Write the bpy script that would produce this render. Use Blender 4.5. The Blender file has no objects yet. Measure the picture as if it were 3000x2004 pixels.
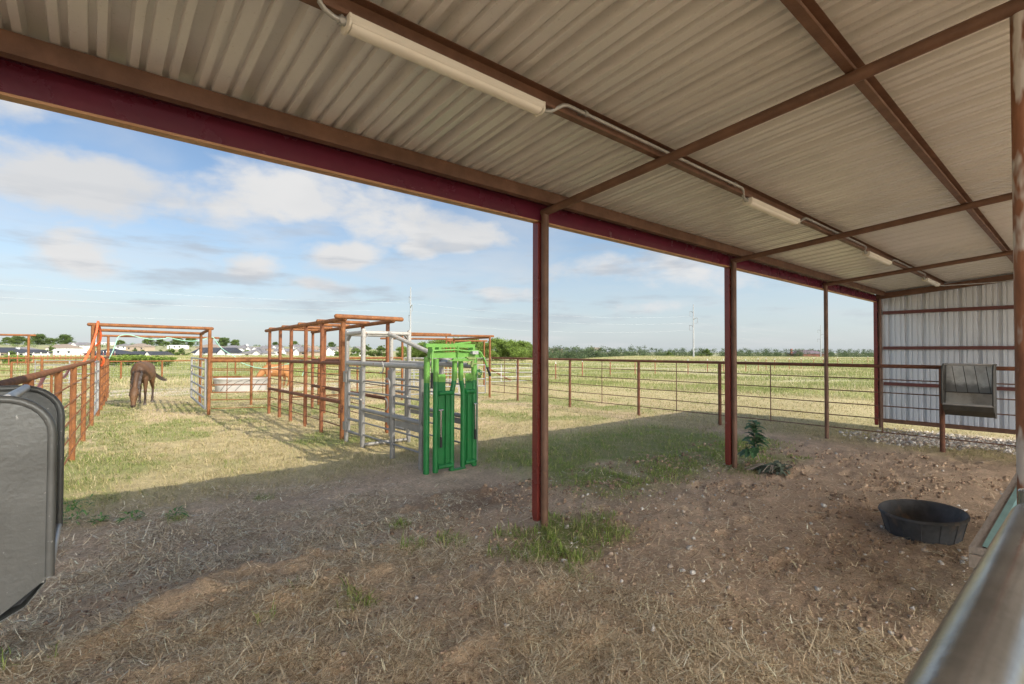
import bpy, bmesh, math, random
import numpy as np
from mathutils import Vector, Matrix
R = math.radians
rng = np.random.default_rng(11)
random.seed(5)
SC = bpy.context.scene
COL = SC.collection

# ------------------------------------------------------------------ helpers
class MB:
    """collects shapes, builds ONE mesh object"""
    def __init__(s): s.v = []; s.f = []
    def add(s, vs, fs):
        o = len(s.v); s.v += [tuple(map(float, p)) for p in vs]; s.f += [tuple(i + o for i in f) for f in fs]; return s
    def box(s, x0, x1, y0, y1, z0, z1):
        return s.add([(x0,y0,z0),(x1,y0,z0),(x1,y1,z0),(x0,y1,z0),(x0,y0,z1),(x1,y0,z1),(x1,y1,z1),(x0,y1,z1)],
                     [(0,3,2,1),(4,5,6,7),(0,1,5,4),(1,2,6,5),(2,3,7,6),(3,0,4,7)])
    def bar(s, p, q, w, h, up=(0,0,1)):
        """rectangular bar from p to q, w across, h along up"""
        p = Vector(p); q = Vector(q); d = (q-p).normalized(); u = Vector(up)
        if abs(d.dot(u)) > .99: u = Vector((1,0,0))
        a = d.cross(u).normalized(); b = a.cross(d).normalized()
        vs = []
        for c in (p, q):
            for i, j in ((-1,-1),(1,-1),(1,1),(-1,1)): vs.append(c + a*(i*w/2) + b*(j*h/2))
        return s.add(vs, [(0,1,2,3),(7,6,5,4),(0,4,5,1),(1,5,6,2),(2,6,7,3),(3,7,4,0)])
    def path(s, pts, r, n=10, caps=True, round_end=False):
        pts = [Vector(p) for p in pts]; m = len(pts)
        rr = r if isinstance(r, (list, tuple)) else [r]*m
        if round_end:
            d0 = (pts[0]-pts[1]).normalized(); d1 = (pts[-1]-pts[-2]).normalized()
            P = []; Q = []
            for k in (1., .7, 0.):
                pass
            pts = [pts[0]+d0*rr[0]*.95, pts[0]+d0*rr[0]*.75, pts[0]+d0*rr[0]*.4] + pts + [pts[-1]+d1*rr[-1]*.4, pts[-1]+d1*rr[-1]*.75, pts[-1]+d1*rr[-1]*.95]
            rr = [rr[0]*.25, rr[0]*.65, rr[0]*.92] + list(rr) + [rr[-1]*.92, rr[-1]*.65, rr[-1]*.25]; m = len(pts)
        vs = []; a = None
        for i in range(m):
            if i == 0: t = pts[1]-pts[0]
            elif i == m-1: t = pts[-1]-pts[-2]
            else: t = (pts[i+1]-pts[i]).normalized() + (pts[i]-pts[i-1]).normalized()
            if t.length < 1e-9: t = Vector((0,0,1))
            t.normalize()
            if a is None:
                a = t.orthogonal().normalized()
                if abs(t.z) < .9: a = t.cross(Vector((0,0,1))).normalized()
            else:
                a = (a - t*a.dot(t)); a = a.normalized() if a.length > 1e-6 else t.orthogonal().normalized()
            b = t.cross(a)
            for k in range(n):
                th = 2*math.pi*k/n; vs.append(pts[i] + (a*math.cos(th) + b*math.sin(th))*rr[i])
        fs = [(i*n+k, i*n+(k+1)%n, (i+1)*n+(k+1)%n, (i+1)*n+k) for i in range(m-1) for k in range(n)]
        if caps: fs += [tuple(range(n-1,-1,-1)), tuple((m-1)*n+k for k in range(n))]
        return s.add(vs, fs)
    def tube(s, p, q, r, n=10, **k): return s.path([p, q], r, n, **k)
    def loft(s, secs, n=14):
        """secs: (centre, side vector * half width, up vector * half height)"""
        vs = []; m = len(secs)
        for c, a, b in secs:
            c = Vector(c); a = Vector(a); b = Vector(b)
            for k in range(n):
                th = 2*math.pi*k/n; vs.append(c + a*math.cos(th) + b*math.sin(th))
        fs = [(i*n+k, i*n+(k+1)%n, (i+1)*n+(k+1)%n, (i+1)*n+k) for i in range(m-1) for k in range(n)]
        fs += [tuple(range(n-1,-1,-1)), tuple((m-1)*n+k for k in range(n))]
        return s.add(vs, fs)
    def prism(s, prof, f):
        """closed 2D profile swept between f(u,v,0) and f(u,v,1)"""
        n = len(prof); vs = [f(u,v,0) for u,v in prof] + [f(u,v,1) for u,v in prof]
        return s.add(vs, [tuple(range(n-1,-1,-1)), tuple(range(n,2*n))] + [(k,(k+1)%n,n+(k+1)%n,n+k) for k in range(n)])
    def ball(s, c, r, n=10, sc=(1,1,1)):
        vs = []; c = Vector(c)
        for i in range(1, n):
            ph = math.pi*i/n
            for k in range(n): 
                th = 2*math.pi*k/n
                vs.append(c + Vector((r*sc[0]*math.sin(ph)*math.cos(th), r*sc[1]*math.sin(ph)*math.sin(th), r*sc[2]*math.cos(ph))))
        fs = [(i*n+k, (i+1)*n+k, (i+1)*n+(k+1)%n, i*n+(k+1)%n) for i in range(n-2) for k in range(n)]
        fs += [tuple(range(n)), tuple((n-2)*n+k for k in range(n-1,-1,-1))]
        return s.add(vs, fs)
    def build(s, name, mat, parent=None, smooth=True, label=None, angle=38):
        me = bpy.data.meshes.new(name)
        off = Vector((0,0,0))
        p = parent
        while p is not None: off += Vector(p.location); p = p.parent
        me.from_pydata([(x-off.x, y-off.y, z-off.z) for x,y,z in s.v], [], s.f); me.update()
        bm = bmesh.new(); bm.from_mesh(me); bmesh.ops.recalc_face_normals(bm, faces=bm.faces); bm.to_mesh(me); bm.free()
        if smooth:
            me.polygons.foreach_set('use_smooth', [True]*len(me.polygons)); me.set_sharp_from_angle(angle=R(angle))
        me.materials.append(mat)
        o = bpy.data.objects.new(name, me); COL.objects.link(o)
        if parent is not None: o.parent = parent
        if label: o['label'] = label
        return o

def thing(name, label, cat, loc=(0,0,0), group=None):
    o = bpy.data.objects.new(name, None); COL.objects.link(o); o.location = loc; o.empty_display_size = .2
    o['label'] = label; o['category'] = cat
    if group: o['group'] = group
    return o
def tag(o, label, cat, group=None):
    o['label'] = label; o['category'] = cat
    if group: o['group'] = group
    return o
def copy_tree(o, parent=None):
    kids = list(o.children)
    c = o.copy(); COL.objects.link(c); c.parent = parent
    for k in kids: copy_tree(k, c)
    return c
def raw(name, V, F, mat, colors=None, kind=None, parent=None, smooth=False):
    """numpy mesh: V (n,3), F (m,k) ; colors (n,3) -> colour attribute"""
    me = bpy.data.meshes.new(name); n = len(V); m, k = F.shape
    me.vertices.add(n); me.vertices.foreach_set('co', np.ascontiguousarray(V, dtype=np.float32).ravel())
    me.loops.add(m*k); me.loops.foreach_set('vertex_index', np.ascontiguousarray(F, dtype=np.int32).ravel())
    me.polygons.add(m); me.polygons.foreach_set('loop_start', np.arange(0, m*k, k, dtype=np.int32))
    if smooth: me.polygons.foreach_set('use_smooth', np.ones(m, dtype=bool))
    me.update(calc_edges=True)
    if colors is not None:
        at = me.color_attributes.new('Col', 'FLOAT_COLOR', 'POINT')
        c4 = np.ones((n,4), dtype=np.float32); c4[:,:3] = colors; at.data.foreach_set('color', c4.ravel())
    me.materials.append(mat)
    o = bpy.data.objects.new(name, me); COL.objects.link(o)
    if kind: o['kind'] = kind
    if parent is not None: o.parent = parent
    return o

# value noise
def _h(ix, iy, s):
    n = (ix.astype(np.int64)*374761393 + iy.astype(np.int64)*668265263 + s*974634777) & 0x7fffffff
    n = ((n ^ (n >> 13))*1274126177) & 0x7fffffff
    return ((n ^ (n >> 16)) & 0xffff)/65535.
def vnoise(x, y, s=0):
    ix = np.floor(x); iy = np.floor(y); fx = x-ix; fy = y-iy
    fx = fx*fx*(3-2*fx); fy = fy*fy*(3-2*fy)
    a = _h(ix,iy,s); b = _h(ix+1,iy,s); c = _h(ix,iy+1,s); d = _h(ix+1,iy+1,s)
    return (a*(1-fx)+b*fx)*(1-fy) + (c*(1-fx)+d*fx)*fy
def fbm(x, y, s=0, o=4):
    t = 0; a = .5
    for k in range(o): t = t + a*vnoise(x, y, s+k*17); x = x*2.03+3.1; y = y*2.03+1.7; a *= .5
    return t/(1-.5**o)
def sst(a, b, x):
    t = np.clip((x-a)/(b-a), 0, 1); return t*t*(3-2*t)

# ------------------------------------------------------------------ materials
MATS = {}
def nodes(name):
    m = bpy.data.materials.new(name); m.use_nodes = True; nt = m.node_tree
    return m, nt, nt.nodes['Principled BSDF']
def lin(nt, a, b): nt.links.new(a, b)
def mat(name, c1, c2=None, rough=.6, metal=0., scale=6., c3=None, bump=.0, bscale=60., stretch=(1,1,1), spec=.5, contrast=(.35,.65), speck=None):
    """procedural surface: two / three tones blended by noise, fine bump"""
    if name in MATS: return MATS[name]
    m, nt, b = nodes(name); N = nt.nodes
    c2 = c2 or tuple(x*.75 for x in c1)
    geo = N.new('ShaderNodeNewGeometry'); mp = N.new('ShaderNodeMapping'); mp.inputs['Scale'].default_value = stretch
    lin(nt, geo.outputs['Position'], mp.inputs['Vector'])
    n1 = N.new('ShaderNodeTexNoise'); n1.inputs['Scale'].default_value = scale; n1.inputs['Detail'].default_value = 8; n1.inputs['Roughness'].default_value = .62
    lin(nt, mp.outputs['Vector'], n1.inputs['Vector'])
    r = N.new('ShaderNodeValToRGB'); e = r.color_ramp.elements
    e[0].position = contrast[0]; e[0].color = (*c1,1); e[1].position = contrast[1]; e[1].color = (*c2,1)
    if c3:
        k = e.new((contrast[1]+1)/2); k.color = (*c3,1)
    lin(nt, n1.outputs['Fac'], r.inputs['Fac']); col = r.outputs['Color']
    if speck:
        n3 = N.new('ShaderNodeTexNoise'); n3.inputs['Scale'].default_value = speck[0]; n3.inputs['Detail'].default_value = 3
        lin(nt, mp.outputs['Vector'], n3.inputs['Vector'])
        r3 = N.new('ShaderNodeValToRGB'); q = r3.color_ramp.elements; q[0].position = speck[1]; q[1].position = speck[1]+.06
        q[0].color = (0,0,0,1); q[1].color = (1,1,1,1); lin(nt, n3.outputs['Fac'], r3.inputs['Fac'])
        mx = N.new('ShaderNodeMix'); mx.data_type = 'RGBA'; lin(nt, r3.outputs['Color'], mx.inputs['Factor']); lin(nt, col, mx.inputs['A']); mx.inputs['B'].default_value = (*speck[2],1)
        col = mx.outputs['Result']
    lin(nt, col, b.inputs['Base Color'])
    b.inputs['Metallic'].default_value = metal; b.inputs['Specular IOR Level'].default_value = spec
    mr = N.new('ShaderNodeMapRange'); mr.inputs['To Min'].default_value = max(.05, rough-.12); mr.inputs['To Max'].default_value = min(1, rough+.12)
    lin(nt, n1.outputs['Fac'], mr.inputs['Value']); lin(nt, mr.outputs['Result'], b.inputs['Roughness'])
    if bump:
        n2 = N.new('ShaderNodeTexNoise'); n2.inputs['Scale'].default_value = bscale; n2.inputs['Detail'].default_value = 5
        lin(nt, mp.outputs['Vector'], n2.inputs['Vector'])
        bp = N.new('ShaderNodeBump'); bp.inputs['Strength'].default_value = bump; bp.inputs['Distance'].default_value = .01
        lin(nt, n2.outputs['Fac'], bp.inputs['Height']); lin(nt, bp.outputs['Normal'], b.inputs['Normal'])
    MATS[name] = m; return m
def mat_attr(name, rough=.85, trans=.0, noise=0., nscale=40., bump=0., bscale=50.):
    """colour comes from the mesh colour attribute, broken up with noise"""
    m, nt, b = nodes(name); N = nt.nodes
    at = N.new('ShaderNodeAttribute'); at.attribute_name = 'Col'; col = at.outputs['Color']
    geo = N.new('ShaderNodeNewGeometry')
    if noise:
        n1 = N.new('ShaderNodeTexNoise'); n1.inputs['Scale'].default_value = nscale; n1.inputs['Detail'].default_value = 6; n1.inputs['Roughness'].default_value = .7
        lin(nt, geo.outputs['Position'], n1.inputs['Vector'])
        mr = N.new('ShaderNodeMapRange'); mr.inputs['From Min'].default_value = .25; mr.inputs['From Max'].default_value = .75
        mr.inputs['To Min'].default_value = 1-noise; mr.inputs['To Max'].default_value = 1+noise
        lin(nt, n1.outputs['Fac'], mr.inputs['Value'])
        mx = N.new('ShaderNodeVectorMath'); mx.operation = 'SCALE'; lin(nt, col, mx.inputs[0]); lin(nt, mr.outputs['Result'], mx.inputs['Scale']); col = mx.outputs['Vector']
        n4 = N.new('ShaderNodeTexNoise'); n4.inputs['Scale'].default_value = nscale*4.2; n4.inputs['Detail'].default_value = 5; n4.inputs['Roughness'].default_value = .7
        lin(nt, geo.outputs['Position'], n4.inputs['Vector'])
        m4 = N.new('ShaderNodeMapRange'); m4.inputs['From Min'].default_value = .3; m4.inputs['From Max'].default_value = .7
        m4.inputs['To Min'].default_value = 1-noise*1.1; m4.inputs['To Max'].default_value = 1+noise*.9; lin(nt, n4.outputs['Fac'], m4.inputs['Value'])
        x4 = N.new('ShaderNodeVectorMath'); x4.operation = 'SCALE'; lin(nt, col, x4.inputs[0]); lin(nt, m4.outputs['Result'], x4.inputs['Scale']); col = x4.outputs['Vector']
    lin(nt, col, b.inputs['Base Color']); b.inputs['Roughness'].default_value = rough; b.inputs['Specular IOR Level'].default_value = .25
    if bump:
        n2 = N.new('ShaderNodeTexNoise'); n2.inputs['Scale'].default_value = bscale; n2.inputs['Detail'].default_value = 8; n2.inputs['Roughness'].default_value = .7
        lin(nt, geo.outputs['Position'], n2.inputs['Vector'])
        bp = N.new('ShaderNodeBump'); bp.inputs['Strength'].default_value = bump; bp.inputs['Distance'].default_value = .03
        lin(nt, n2.outputs['Fac'], bp.inputs['Height']); lin(nt, bp.outputs['Normal'], b.inputs['Normal'])
    if trans:
        tr = N.new('ShaderNodeBsdfTranslucent'); lin(nt, col, tr.inputs['Color'])
        ms = N.new('ShaderNodeMixShader'); ms.inputs['Fac'].default_value = trans
        lin(nt, b.outputs['BSDF'], ms.inputs[1]); lin(nt, tr.outputs['BSDF'], ms.inputs[2]); lin(nt, ms.outputs['Shader'], N['Material Output'].inputs['Surface'])
    return m

RUST   = mat('rusty_pipe', (.265,.102,.029), (.15,.056,.02), rough=.8, scale=9, c3=(.40,.20,.075), bump=.35, bscale=90, speck=(38,.70,(.62,.42,.26)))
RUSTD  = mat('dark_rusty_pipe', (.19,.072,.034), (.10,.042,.024), rough=.75, scale=8, c3=(.28,.12,.05), bump=.35, bscale=90, speck=(30,.74,(.5,.36,.26)))
STEELR = mat('brown_steel', (.175,.09,.054), (.115,.058,.035), rough=.55, scale=7, bump=.2, bscale=120, c3=(.24,.12,.06), speck=(24,.76,(.36,.2,.1)))
MAROON = mat('maroon_paint', (.125,.020,.038), (.098,.015,.031), rough=.26, scale=3, bump=.05, bscale=200, c3=(.145,.027,.043))
GALV   = mat('galvanized', (.52,.53,.53), (.38,.39,.40), rough=.42, metal=.55, scale=5, bump=.08, bscale=150)
GALVS  = mat('mottled_sheet_metal', (.66,.68,.68), (.46,.475,.475), rough=.34, metal=.45, scale=4.5, c3=(.30,.30,.29), bump=.08, bscale=80, speck=(40,.66,(.36,.36,.35)), contrast=(.40,.60))
GALVF  = mat('dark_galvanized_frame', (.075,.073,.066), (.05,.049,.044), rough=.6, metal=.1, scale=5)
GALVD  = mat('weathered_galvanized', (.185,.194,.19), (.13,.134,.127), rough=.38, metal=.35, scale=3.5, c3=(.165,.13,.095), bump=.14, bscale=60, speck=(55,.70,(.5,.5,.48)))
TUBEG  = mat('dull_grey_tube', (.30,.29,.272), (.235,.228,.215), rough=.55, metal=.25, scale=7, bump=.12, bscale=90, speck=(17,.68,(.27,.15,.09)))
TUBEW  = mat('pale_sunlit_tube', (.40,.38,.345), (.32,.305,.275), rough=.6, scale=9, bump=.12, bscale=90, speck=(15,.66,(.30,.15,.08)))  # paler copy of the grey tube: sun on the upper bars put into the colour
GATEG  = mat('grey_gate_tube', (.33,.33,.325), (.26,.26,.255), rough=.5, metal=.3, scale=5)
GREEN  = mat('green_paint', (.016,.20,.048), (.012,.155,.038), rough=.42, scale=4, bump=.05, bscale=160, speck=(20,.68,(.07,.085,.035)))
LIME   = mat('sunlit_bleached_green_paint', (.15,.36,.065), (.115,.30,.05), rough=.5, scale=6, speck=(20,.68,(.26,.25,.11)))  # lit copy of the green: sun above the eave shadow painted in, plus bleaching
CHROME = mat('chrome', (.7,.7,.7), (.55,.52,.5), rough=.2, metal=1., scale=20)
BLACK  = mat('black_rubber', (.02,.02,.02), (.035,.033,.03), rough=.7, scale=10)
INK    = mat('black_marker', (.01,.01,.012), rough=.6)
def panel_mat(name, c1, c2, c3):
    m, nt, b = nodes(name); N = nt.nodes
    geo = N.new('ShaderNodeNewGeometry'); n1 = N.new('ShaderNodeTexNoise'); n1.inputs['Scale'].default_value = 1.3; n1.inputs['Detail'].default_value = 9; n1.inputs['Roughness'].default_value = .65
    lin(nt, geo.outputs['Position'], n1.inputs['Vector'])
    r = N.new('ShaderNodeValToRGB'); e = r.color_ramp.elements; e[0].position = .3; e[0].color = (*c1,1); e[1].position = .7; e[1].color = (*c2,1)
    lin(nt, n1.outputs['Fac'], r.inputs['Fac'])
    n2 = N.new('ShaderNodeTexNoise'); n2.inputs['Scale'].default_value = 70; n2.inputs['Detail'].default_value = 4; lin(nt, geo.outputs['Position'], n2.inputs['Vector'])
    r2 = N.new('ShaderNodeValToRGB'); q = r2.color_ramp.elements; q[0].position = .62; q[0].color = (0,0,0,1); q[1].position = .78; q[1].color = (.6,.6,.6,1); lin(nt, n2.outputs['Fac'], r2.inputs['Fac'])
    mx = N.new('ShaderNodeMix'); mx.data_type = 'RGBA'; lin(nt, r2.outputs['Color'], mx.inputs['Factor']); lin(nt, r.outputs['Color'], mx.inputs['A']); mx.inputs['B'].default_value = (*c3,1)
    lin(nt, mx.outputs['Result'], b.inputs['Base Color']); b.inputs['Metallic'].default_value = .3
    mr = N.new('ShaderNodeMapRange'); mr.inputs['To Min'].default_value = .24; mr.inputs['To Max'].default_value = .42; lin(nt, n1.outputs['Fac'], mr.inputs['Value']); lin(nt, mr.outputs['Result'], b.inputs['Roughness'])
    return m
ROOFM = panel_mat('galvalume_roof_panel', (.84,.825,.79), (.74,.725,.69), (.56,.53,.48))
WALLM = panel_mat('painted_wall_panel', (.72,.755,.81), (.64,.67,.72), (.50,.52,.55))
LAMPM  = mat('off_white_housing', (.74,.70,.60), (.68,.64,.55), rough=.5, scale=3, speck=(60,.74,(.45,.4,.32)))
DIFFM  = mat('cream_diffuser', (.84,.80,.70), (.78,.74,.64), rough=.35, scale=3)
EMT    = mat('grey_conduit', (.48,.48,.46), (.36,.36,.34), rough=.4, metal=.5, scale=9)
ATTR   = mat_attr('blade_colours', rough=.75, trans=.25)
STRAW  = mat_attr('straw_colours', rough=.8)
LEAF   = mat_attr('leaf_colours', rough=.6, trans=.3)
STONE  = mat_attr('stone_colours', rough=.9, noise=.25, nscale=90)
GROUNDM = mat_attr('earth_and_turf', rough=.95, noise=.33, nscale=34, bump=.9, bscale=46)
HOUSEW = mat('white_siding', (.78,.78,.77), (.72,.72,.71), rough=.7, scale=.5)
HOUSET = mat('tan_brick', (.42,.34,.26), (.36,.29,.22), rough=.85, scale=3)
HOUSEB = mat('navy_siding', (.05,.06,.10), (.04,.05,.08), rough=.8, scale=1)
HOUSER = mat('red_brick', (.30,.12,.09), (.24,.10,.08), rough=.85, scale=3)
ROOFC  = mat('charcoal_shingle', (.055,.06,.075), (.04,.045,.06), rough=.9, scale=2)
ROOFG  = mat('grey_shingle', (.22,.21,.22), (.17,.165,.175), rough=.9, scale=2)
ROOFT  = mat('tan_shingle', (.30,.24,.19), (.24,.195,.16), rough=.9, scale=2)
ROOFP  = mat('plum_shingle', (.17,.13,.15), (.13,.10,.12), rough=.9, scale=2)
GLASS  = mat('dark_window_glass', (.04,.05,.06), (.03,.035,.045), rough=.1)
BARK   = mat('bark', (.14,.10,.07), (.08,.06,.045), rough=.95, scale=6, bump=.4, bscale=30)
WOODG  = mat('weathered_board', (.34,.29,.245), (.25,.21,.175), rough=.9, scale=5, stretch=(2,14,14), bump=.3, bscale=40)
TEAL   = mat('teal_liner', (.17,.30,.29), (.13,.235,.23), rough=.5, scale=4, c3=(.22,.2,.14), bump=.1)
RUBBER = mat('scuffed_black_rubber', (.085,.088,.095), (.055,.057,.062), rough=.72, scale=5, c3=(.22,.16,.11), bump=.15, bscale=70, contrast=(.4,.56))
ORANGE = mat('orange_hose', (.80,.14,.04), (.70,.11,.035), rough=.5, scale=8)
PINKH  = mat('faded_pink_hose', (.42,.16,.13), (.36,.17,.12), rough=.55, scale=10)
MINT   = mat('mint_hose', (.35,.62,.48), (.28,.54,.42), rough=.5, scale=8)
POLE   = mat('pale_steel_pole', (.40,.41,.42), (.33,.34,.35), rough=.6, scale=.6)
WIREM  = mat('bright_wire', (.72,.74,.75), rough=.5, metal=.2)
WHITEP = mat('white_paint', (.8,.8,.78), rough=.6)
TPOST  = mat('rusty_red_tpost', (.36,.10,.06), (.28,.08,.05), rough=.8, scale=5)
PALET  = mat('pale_tank', (.42,.405,.38), (.35,.335,.315), rough=.5, metal=.15, scale=2.5, bump=.1, bscale=30, c3=(.29,.25,.21))

# ------------------------------------------------------------------ terrain
def crest(az): return np.interp(az, [-20, 20, 34, 42, 50, 58, 66, 80, 110], [200, 200, 190, 95, 85, 95, 140, 165, 165])
def terrain(x, y):
    r = np.hypot(x, y); az = np.degrees(np.arctan2(y, x))
    c = crest(az)
    z = -2.6*sst(c, c*1.55, r)*np.exp(-np.clip(np.abs(az-55)-75,0,200)/30.)
    L = sst(58, 70, az)*sst(150,125,az)
    z = z + L*9.2*sst(300, 760, r)
    z = z - .2*sst(10.9, 13.6, x)*sst(60,20,x)*sst(6,2,y)
    z = z + .25*(fbm(x*.05, y*.05, 3, 3)-.5)*sst(14, 40, r)
    return z
TUFTS = [(1.956,3.50,.17),(1.22,2.98,.20),(1.43,5.80,.16),(-.30,3.42,.22),(2.34,3.45,.22),(2.14,4.08,.14),(.62,5.6,.14),(2.45,3.1,.14),(1.05,3.25,.10),(.78,3.05,.09)]
def zones(x, y):
    """ground cover weights: straw, dirt, green, dry turf, gravel, track, field"""
    n1 = fbm(x*.9, y*.9, 21); n2 = fbm(x*2.6+5, y*2.6, 22); n3 = fbm(x*.35, y*.35, 23)
    w = n1-.5
    inshed = sst(4.6, 3.1, y + 1.6*w - .04*x)
    straw = inshed*sst(4.6, 2.2, x + 2.6*w + .9*(y-1.2))
    straw = np.maximum(straw, .65*sst(7.2, 5.0, y+1.2*w)*sst(3.4, 1.6, x+1.5*w))
    gravel = sst(10.5, 11.5, x + 1.6*w)*sst(3.4, 2.0, y+1.2*w)*sst(15.2, 13.6, x)
    green = sst(.48, .68, n1)*sst(6.9, 7.7, y)*.65
    green = np.maximum(green, sst(.85, .25, np.hypot((x-3.15)/1.05, (y-2.95)/.70)+1.5*(n2-.5)))            # round the first post
    green = np.maximum(green, .95*sst(.12, .42, n1)*sst(3.0, 3.8, y)*sst(3.8, 4.8, x)*sst(9.9, 8.8, x)*sst(7.0,6.0,y))
    green = np.maximum(green, .8*sst(.40, .58, n1)*sst(6.2,6.9,x)*sst(2.6,3.0,y)*sst(10.2,9.5,x)*sst(4.2,3.6,y))
    green = np.maximum(green, .8*sst(.9, .25, x+.45-.05*y)*sst(6.4,7.2,y)*sst(.35,.5,n2))             # strip by the left fence
    green = np.maximum(green, .85*sst(7.0, 8.5, y)*sst(.45, .62, n1)*sst(18,15,y))
    for tx, ty, tr in TUFTS: green = np.maximum(green, sst(tr, tr*.25, np.hypot(x-tx, y-ty)))
    return straw, gravel, green, n1, n2, n3
def ground_color(x, y):
    straw, gravel, green, n1, n2, n3 = zones(x, y)
    def mix(a, b, t): return a*(1-t[:,None]) + np.array(b)*t[:,None]
    n4 = fbm(x*7, y*7, 31); n5 = fbm(x*18, y*18, 32, 3)
    dirt = np.array([.63,.465,.325])[None]*(0.72+.56*n4[:,None])*(.8+.4*n5[:,None])
    c = dirt.copy()
    c = mix(c, (.50,.36,.25), .6*sst(.45,.62,n2))
    md = sst(1.15,.3,np.hypot((x-2.95)/1.15,(y-4.3)/.6)+.9*(n2-.5)); c = mix(c, (.25,.155,.095), .8*md)
    # worn dry turf outside the eave
    dry = np.array([.53,.435,.235])[None]*(.75+.5*n4[:,None])*(.8+.4*n5[:,None])
    out = sst(5.6, 7.0, y + 1.0*(n1-.5) + .35*np.clip(x-3.2,0,3.))
    out = np.maximum(out, sst(9.5, 11., x)*(1-gravel))
    bare = sst(.52,.64,n3*.5+n2*.5)*.8
    t = out*(1-bare*.55)
    c = c*(1-t[:,None]) + dry*t[:,None]
    c = mix(c, (.68,.53,.34), .75*out*bare)
    c = mix(c, (.215,.265,.07), np.clip(green,0,1)*.8*(.6+.8*n4))
    c = mix(c, (.60,.45,.295), np.clip(straw,0,1)*.75*(.7+.6*n5))
    gv = np.array([.50,.46,.41])[None]*(.45+1.1*_h(np.floor(x*24), np.floor(y*24), 5)[:,None])
    c = c*(1-gravel[:,None]) + gv*gravel[:,None]
    # caliche track behind the pens
    d = y - (23.3 - .10*x + .9*(n3-.5)*2)
    tr = sst(3.0, 1.2, np.abs(d))*sst(.30,.52,fbm(x*.6, y*1.6, 44))*sst(16,10,x)
    c = mix(c, (.66,.57,.45), .85*tr)
    d2 = y - (33 - .6*(x-24)); tr2 = sst(4., 1.5, np.abs(d2))*sst(13,18,x)*sst(60,40,x)
    c = mix(c, (.70,.64,.54), .8*tr2*sst(.25,.5,fbm(x*.4,y*.4,45)))
    # open field in soft bands of seeded and green grass
    r = np.hypot(x, y)
    far = np.maximum(sst(24.5, 29, y + .2*x), sst(11.5, 14.5, x)*sst(2, 5, y+.3*(x-11)))
    far = np.maximum(far, sst(15, 17, x))
    u = y*.75 + x*.42
    b1 = fbm(x*.05+2, u*.16, 51); b2 = fbm(x*.22, u*.5, 52)
    fld = mix(np.tile(np.array([[.48,.415,.22]]),(len(x),1)), (.29,.295,.10), sst(.42,.60,b1*.65+b2*.35))
    fld = mix(fld, (.60,.51,.34), sst(.60,.70,b1*.4+b2*.6)*.7)
    fld = fld*(.82+.36*n5[:,None])
    # green strip beyond the right fence, mown strip before it
    g = sst(2.6, .8, np.abs((x-20.3)+.30*(y-12)))*sst(1,4,y)
    fld = mix(fld, (.29,.33,.09), g*.75*sst(.3,.5,b2+.15))
    mown = sst(19.0, 16.5, x+.28*(y-12))*sst(10.6,11.4,x)
    fld = mix(fld, (.54,.45,.25), mown*.7)
    pale = sst(4.5, 1.5, np.abs(x-.55*(y-15)-34))*sst(26,30,x)
    fld = mix(fld, (.66,.58,.42), pale*.65*sst(.35,.55,b2+.1))
    c = c*(1-far[:,None]) + fld*far[:,None]
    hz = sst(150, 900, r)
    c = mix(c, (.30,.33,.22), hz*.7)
    return np.clip(c, .01, .9)
def ground_z(x, y):
    """fine relief on top of the terrain"""
    straw, gravel, green, n1, n2, n3 = zones(x, y)
    near = sst(26, 9, np.hypot(x, y))
    inshed = sst(4.4, 3.2, y)
    h = .030*(fbm(x*1.6, y*1.6, 61)-.5) + .022*(fbm(x*6, y*6, 62)-.5)*1.3 + .012*(fbm(x*17, y*17, 63, 3)-.5)*1.4
    lump = np.clip(fbm(x*3.3, y*3.3, 64)-.53, 0, 1)*.16*inshed*sst(3.4, 1.8, x)*1.4
    ridge = (.5-np.abs(fbm(x*1.1+.8*y, y*1.9-.5*x, 65)-.5)*2.)
    lump = lump + np.clip(ridge,0,1)*.12*inshed*sst(2.9, 1.7, x)*sst(-1.6,-.4,x)
    pile = np.exp(-(((x-1.05)/.95)**2+((y-3.65)/.55)**2)); lump = lump + pile*(.10*np.clip(1-np.abs(fbm(x*1.5+.9*y,y*2.4-.4*x,68)-.5)*5,0,1)+.05*fbm(x*4,y*4,69))
    print_ = -np.clip(fbm(x*5.2, y*5.2, 66, 2)-.62,0,1)*.13*inshed*sst(2.8,4.2,x)
    clod = np.clip(fbm(x*4.2, y*4.2, 67)-.55,0,1)*.35*sst(1.0,.4,np.hypot((x-2.95)/1.1,(y-4.3)/.55))
    mound = .05*np.exp(-(((x-7.1)/.3)**2+((y-3.05)/.2)**2)) + .06*np.exp(-(((x-7.3)/.35)**2+((y-2.60)/.10)**2))
    return (h + lump + print_ + clod + mound)*near
def gz(x, y):
    x = np.atleast_1d(np.asarray(x, float)); y = np.atleast_1d(np.asarray(y, float))
    return terrain(x, y) + ground_z(x, y)
def gz1(x, y): return float(gz(x, y)[0])

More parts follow.
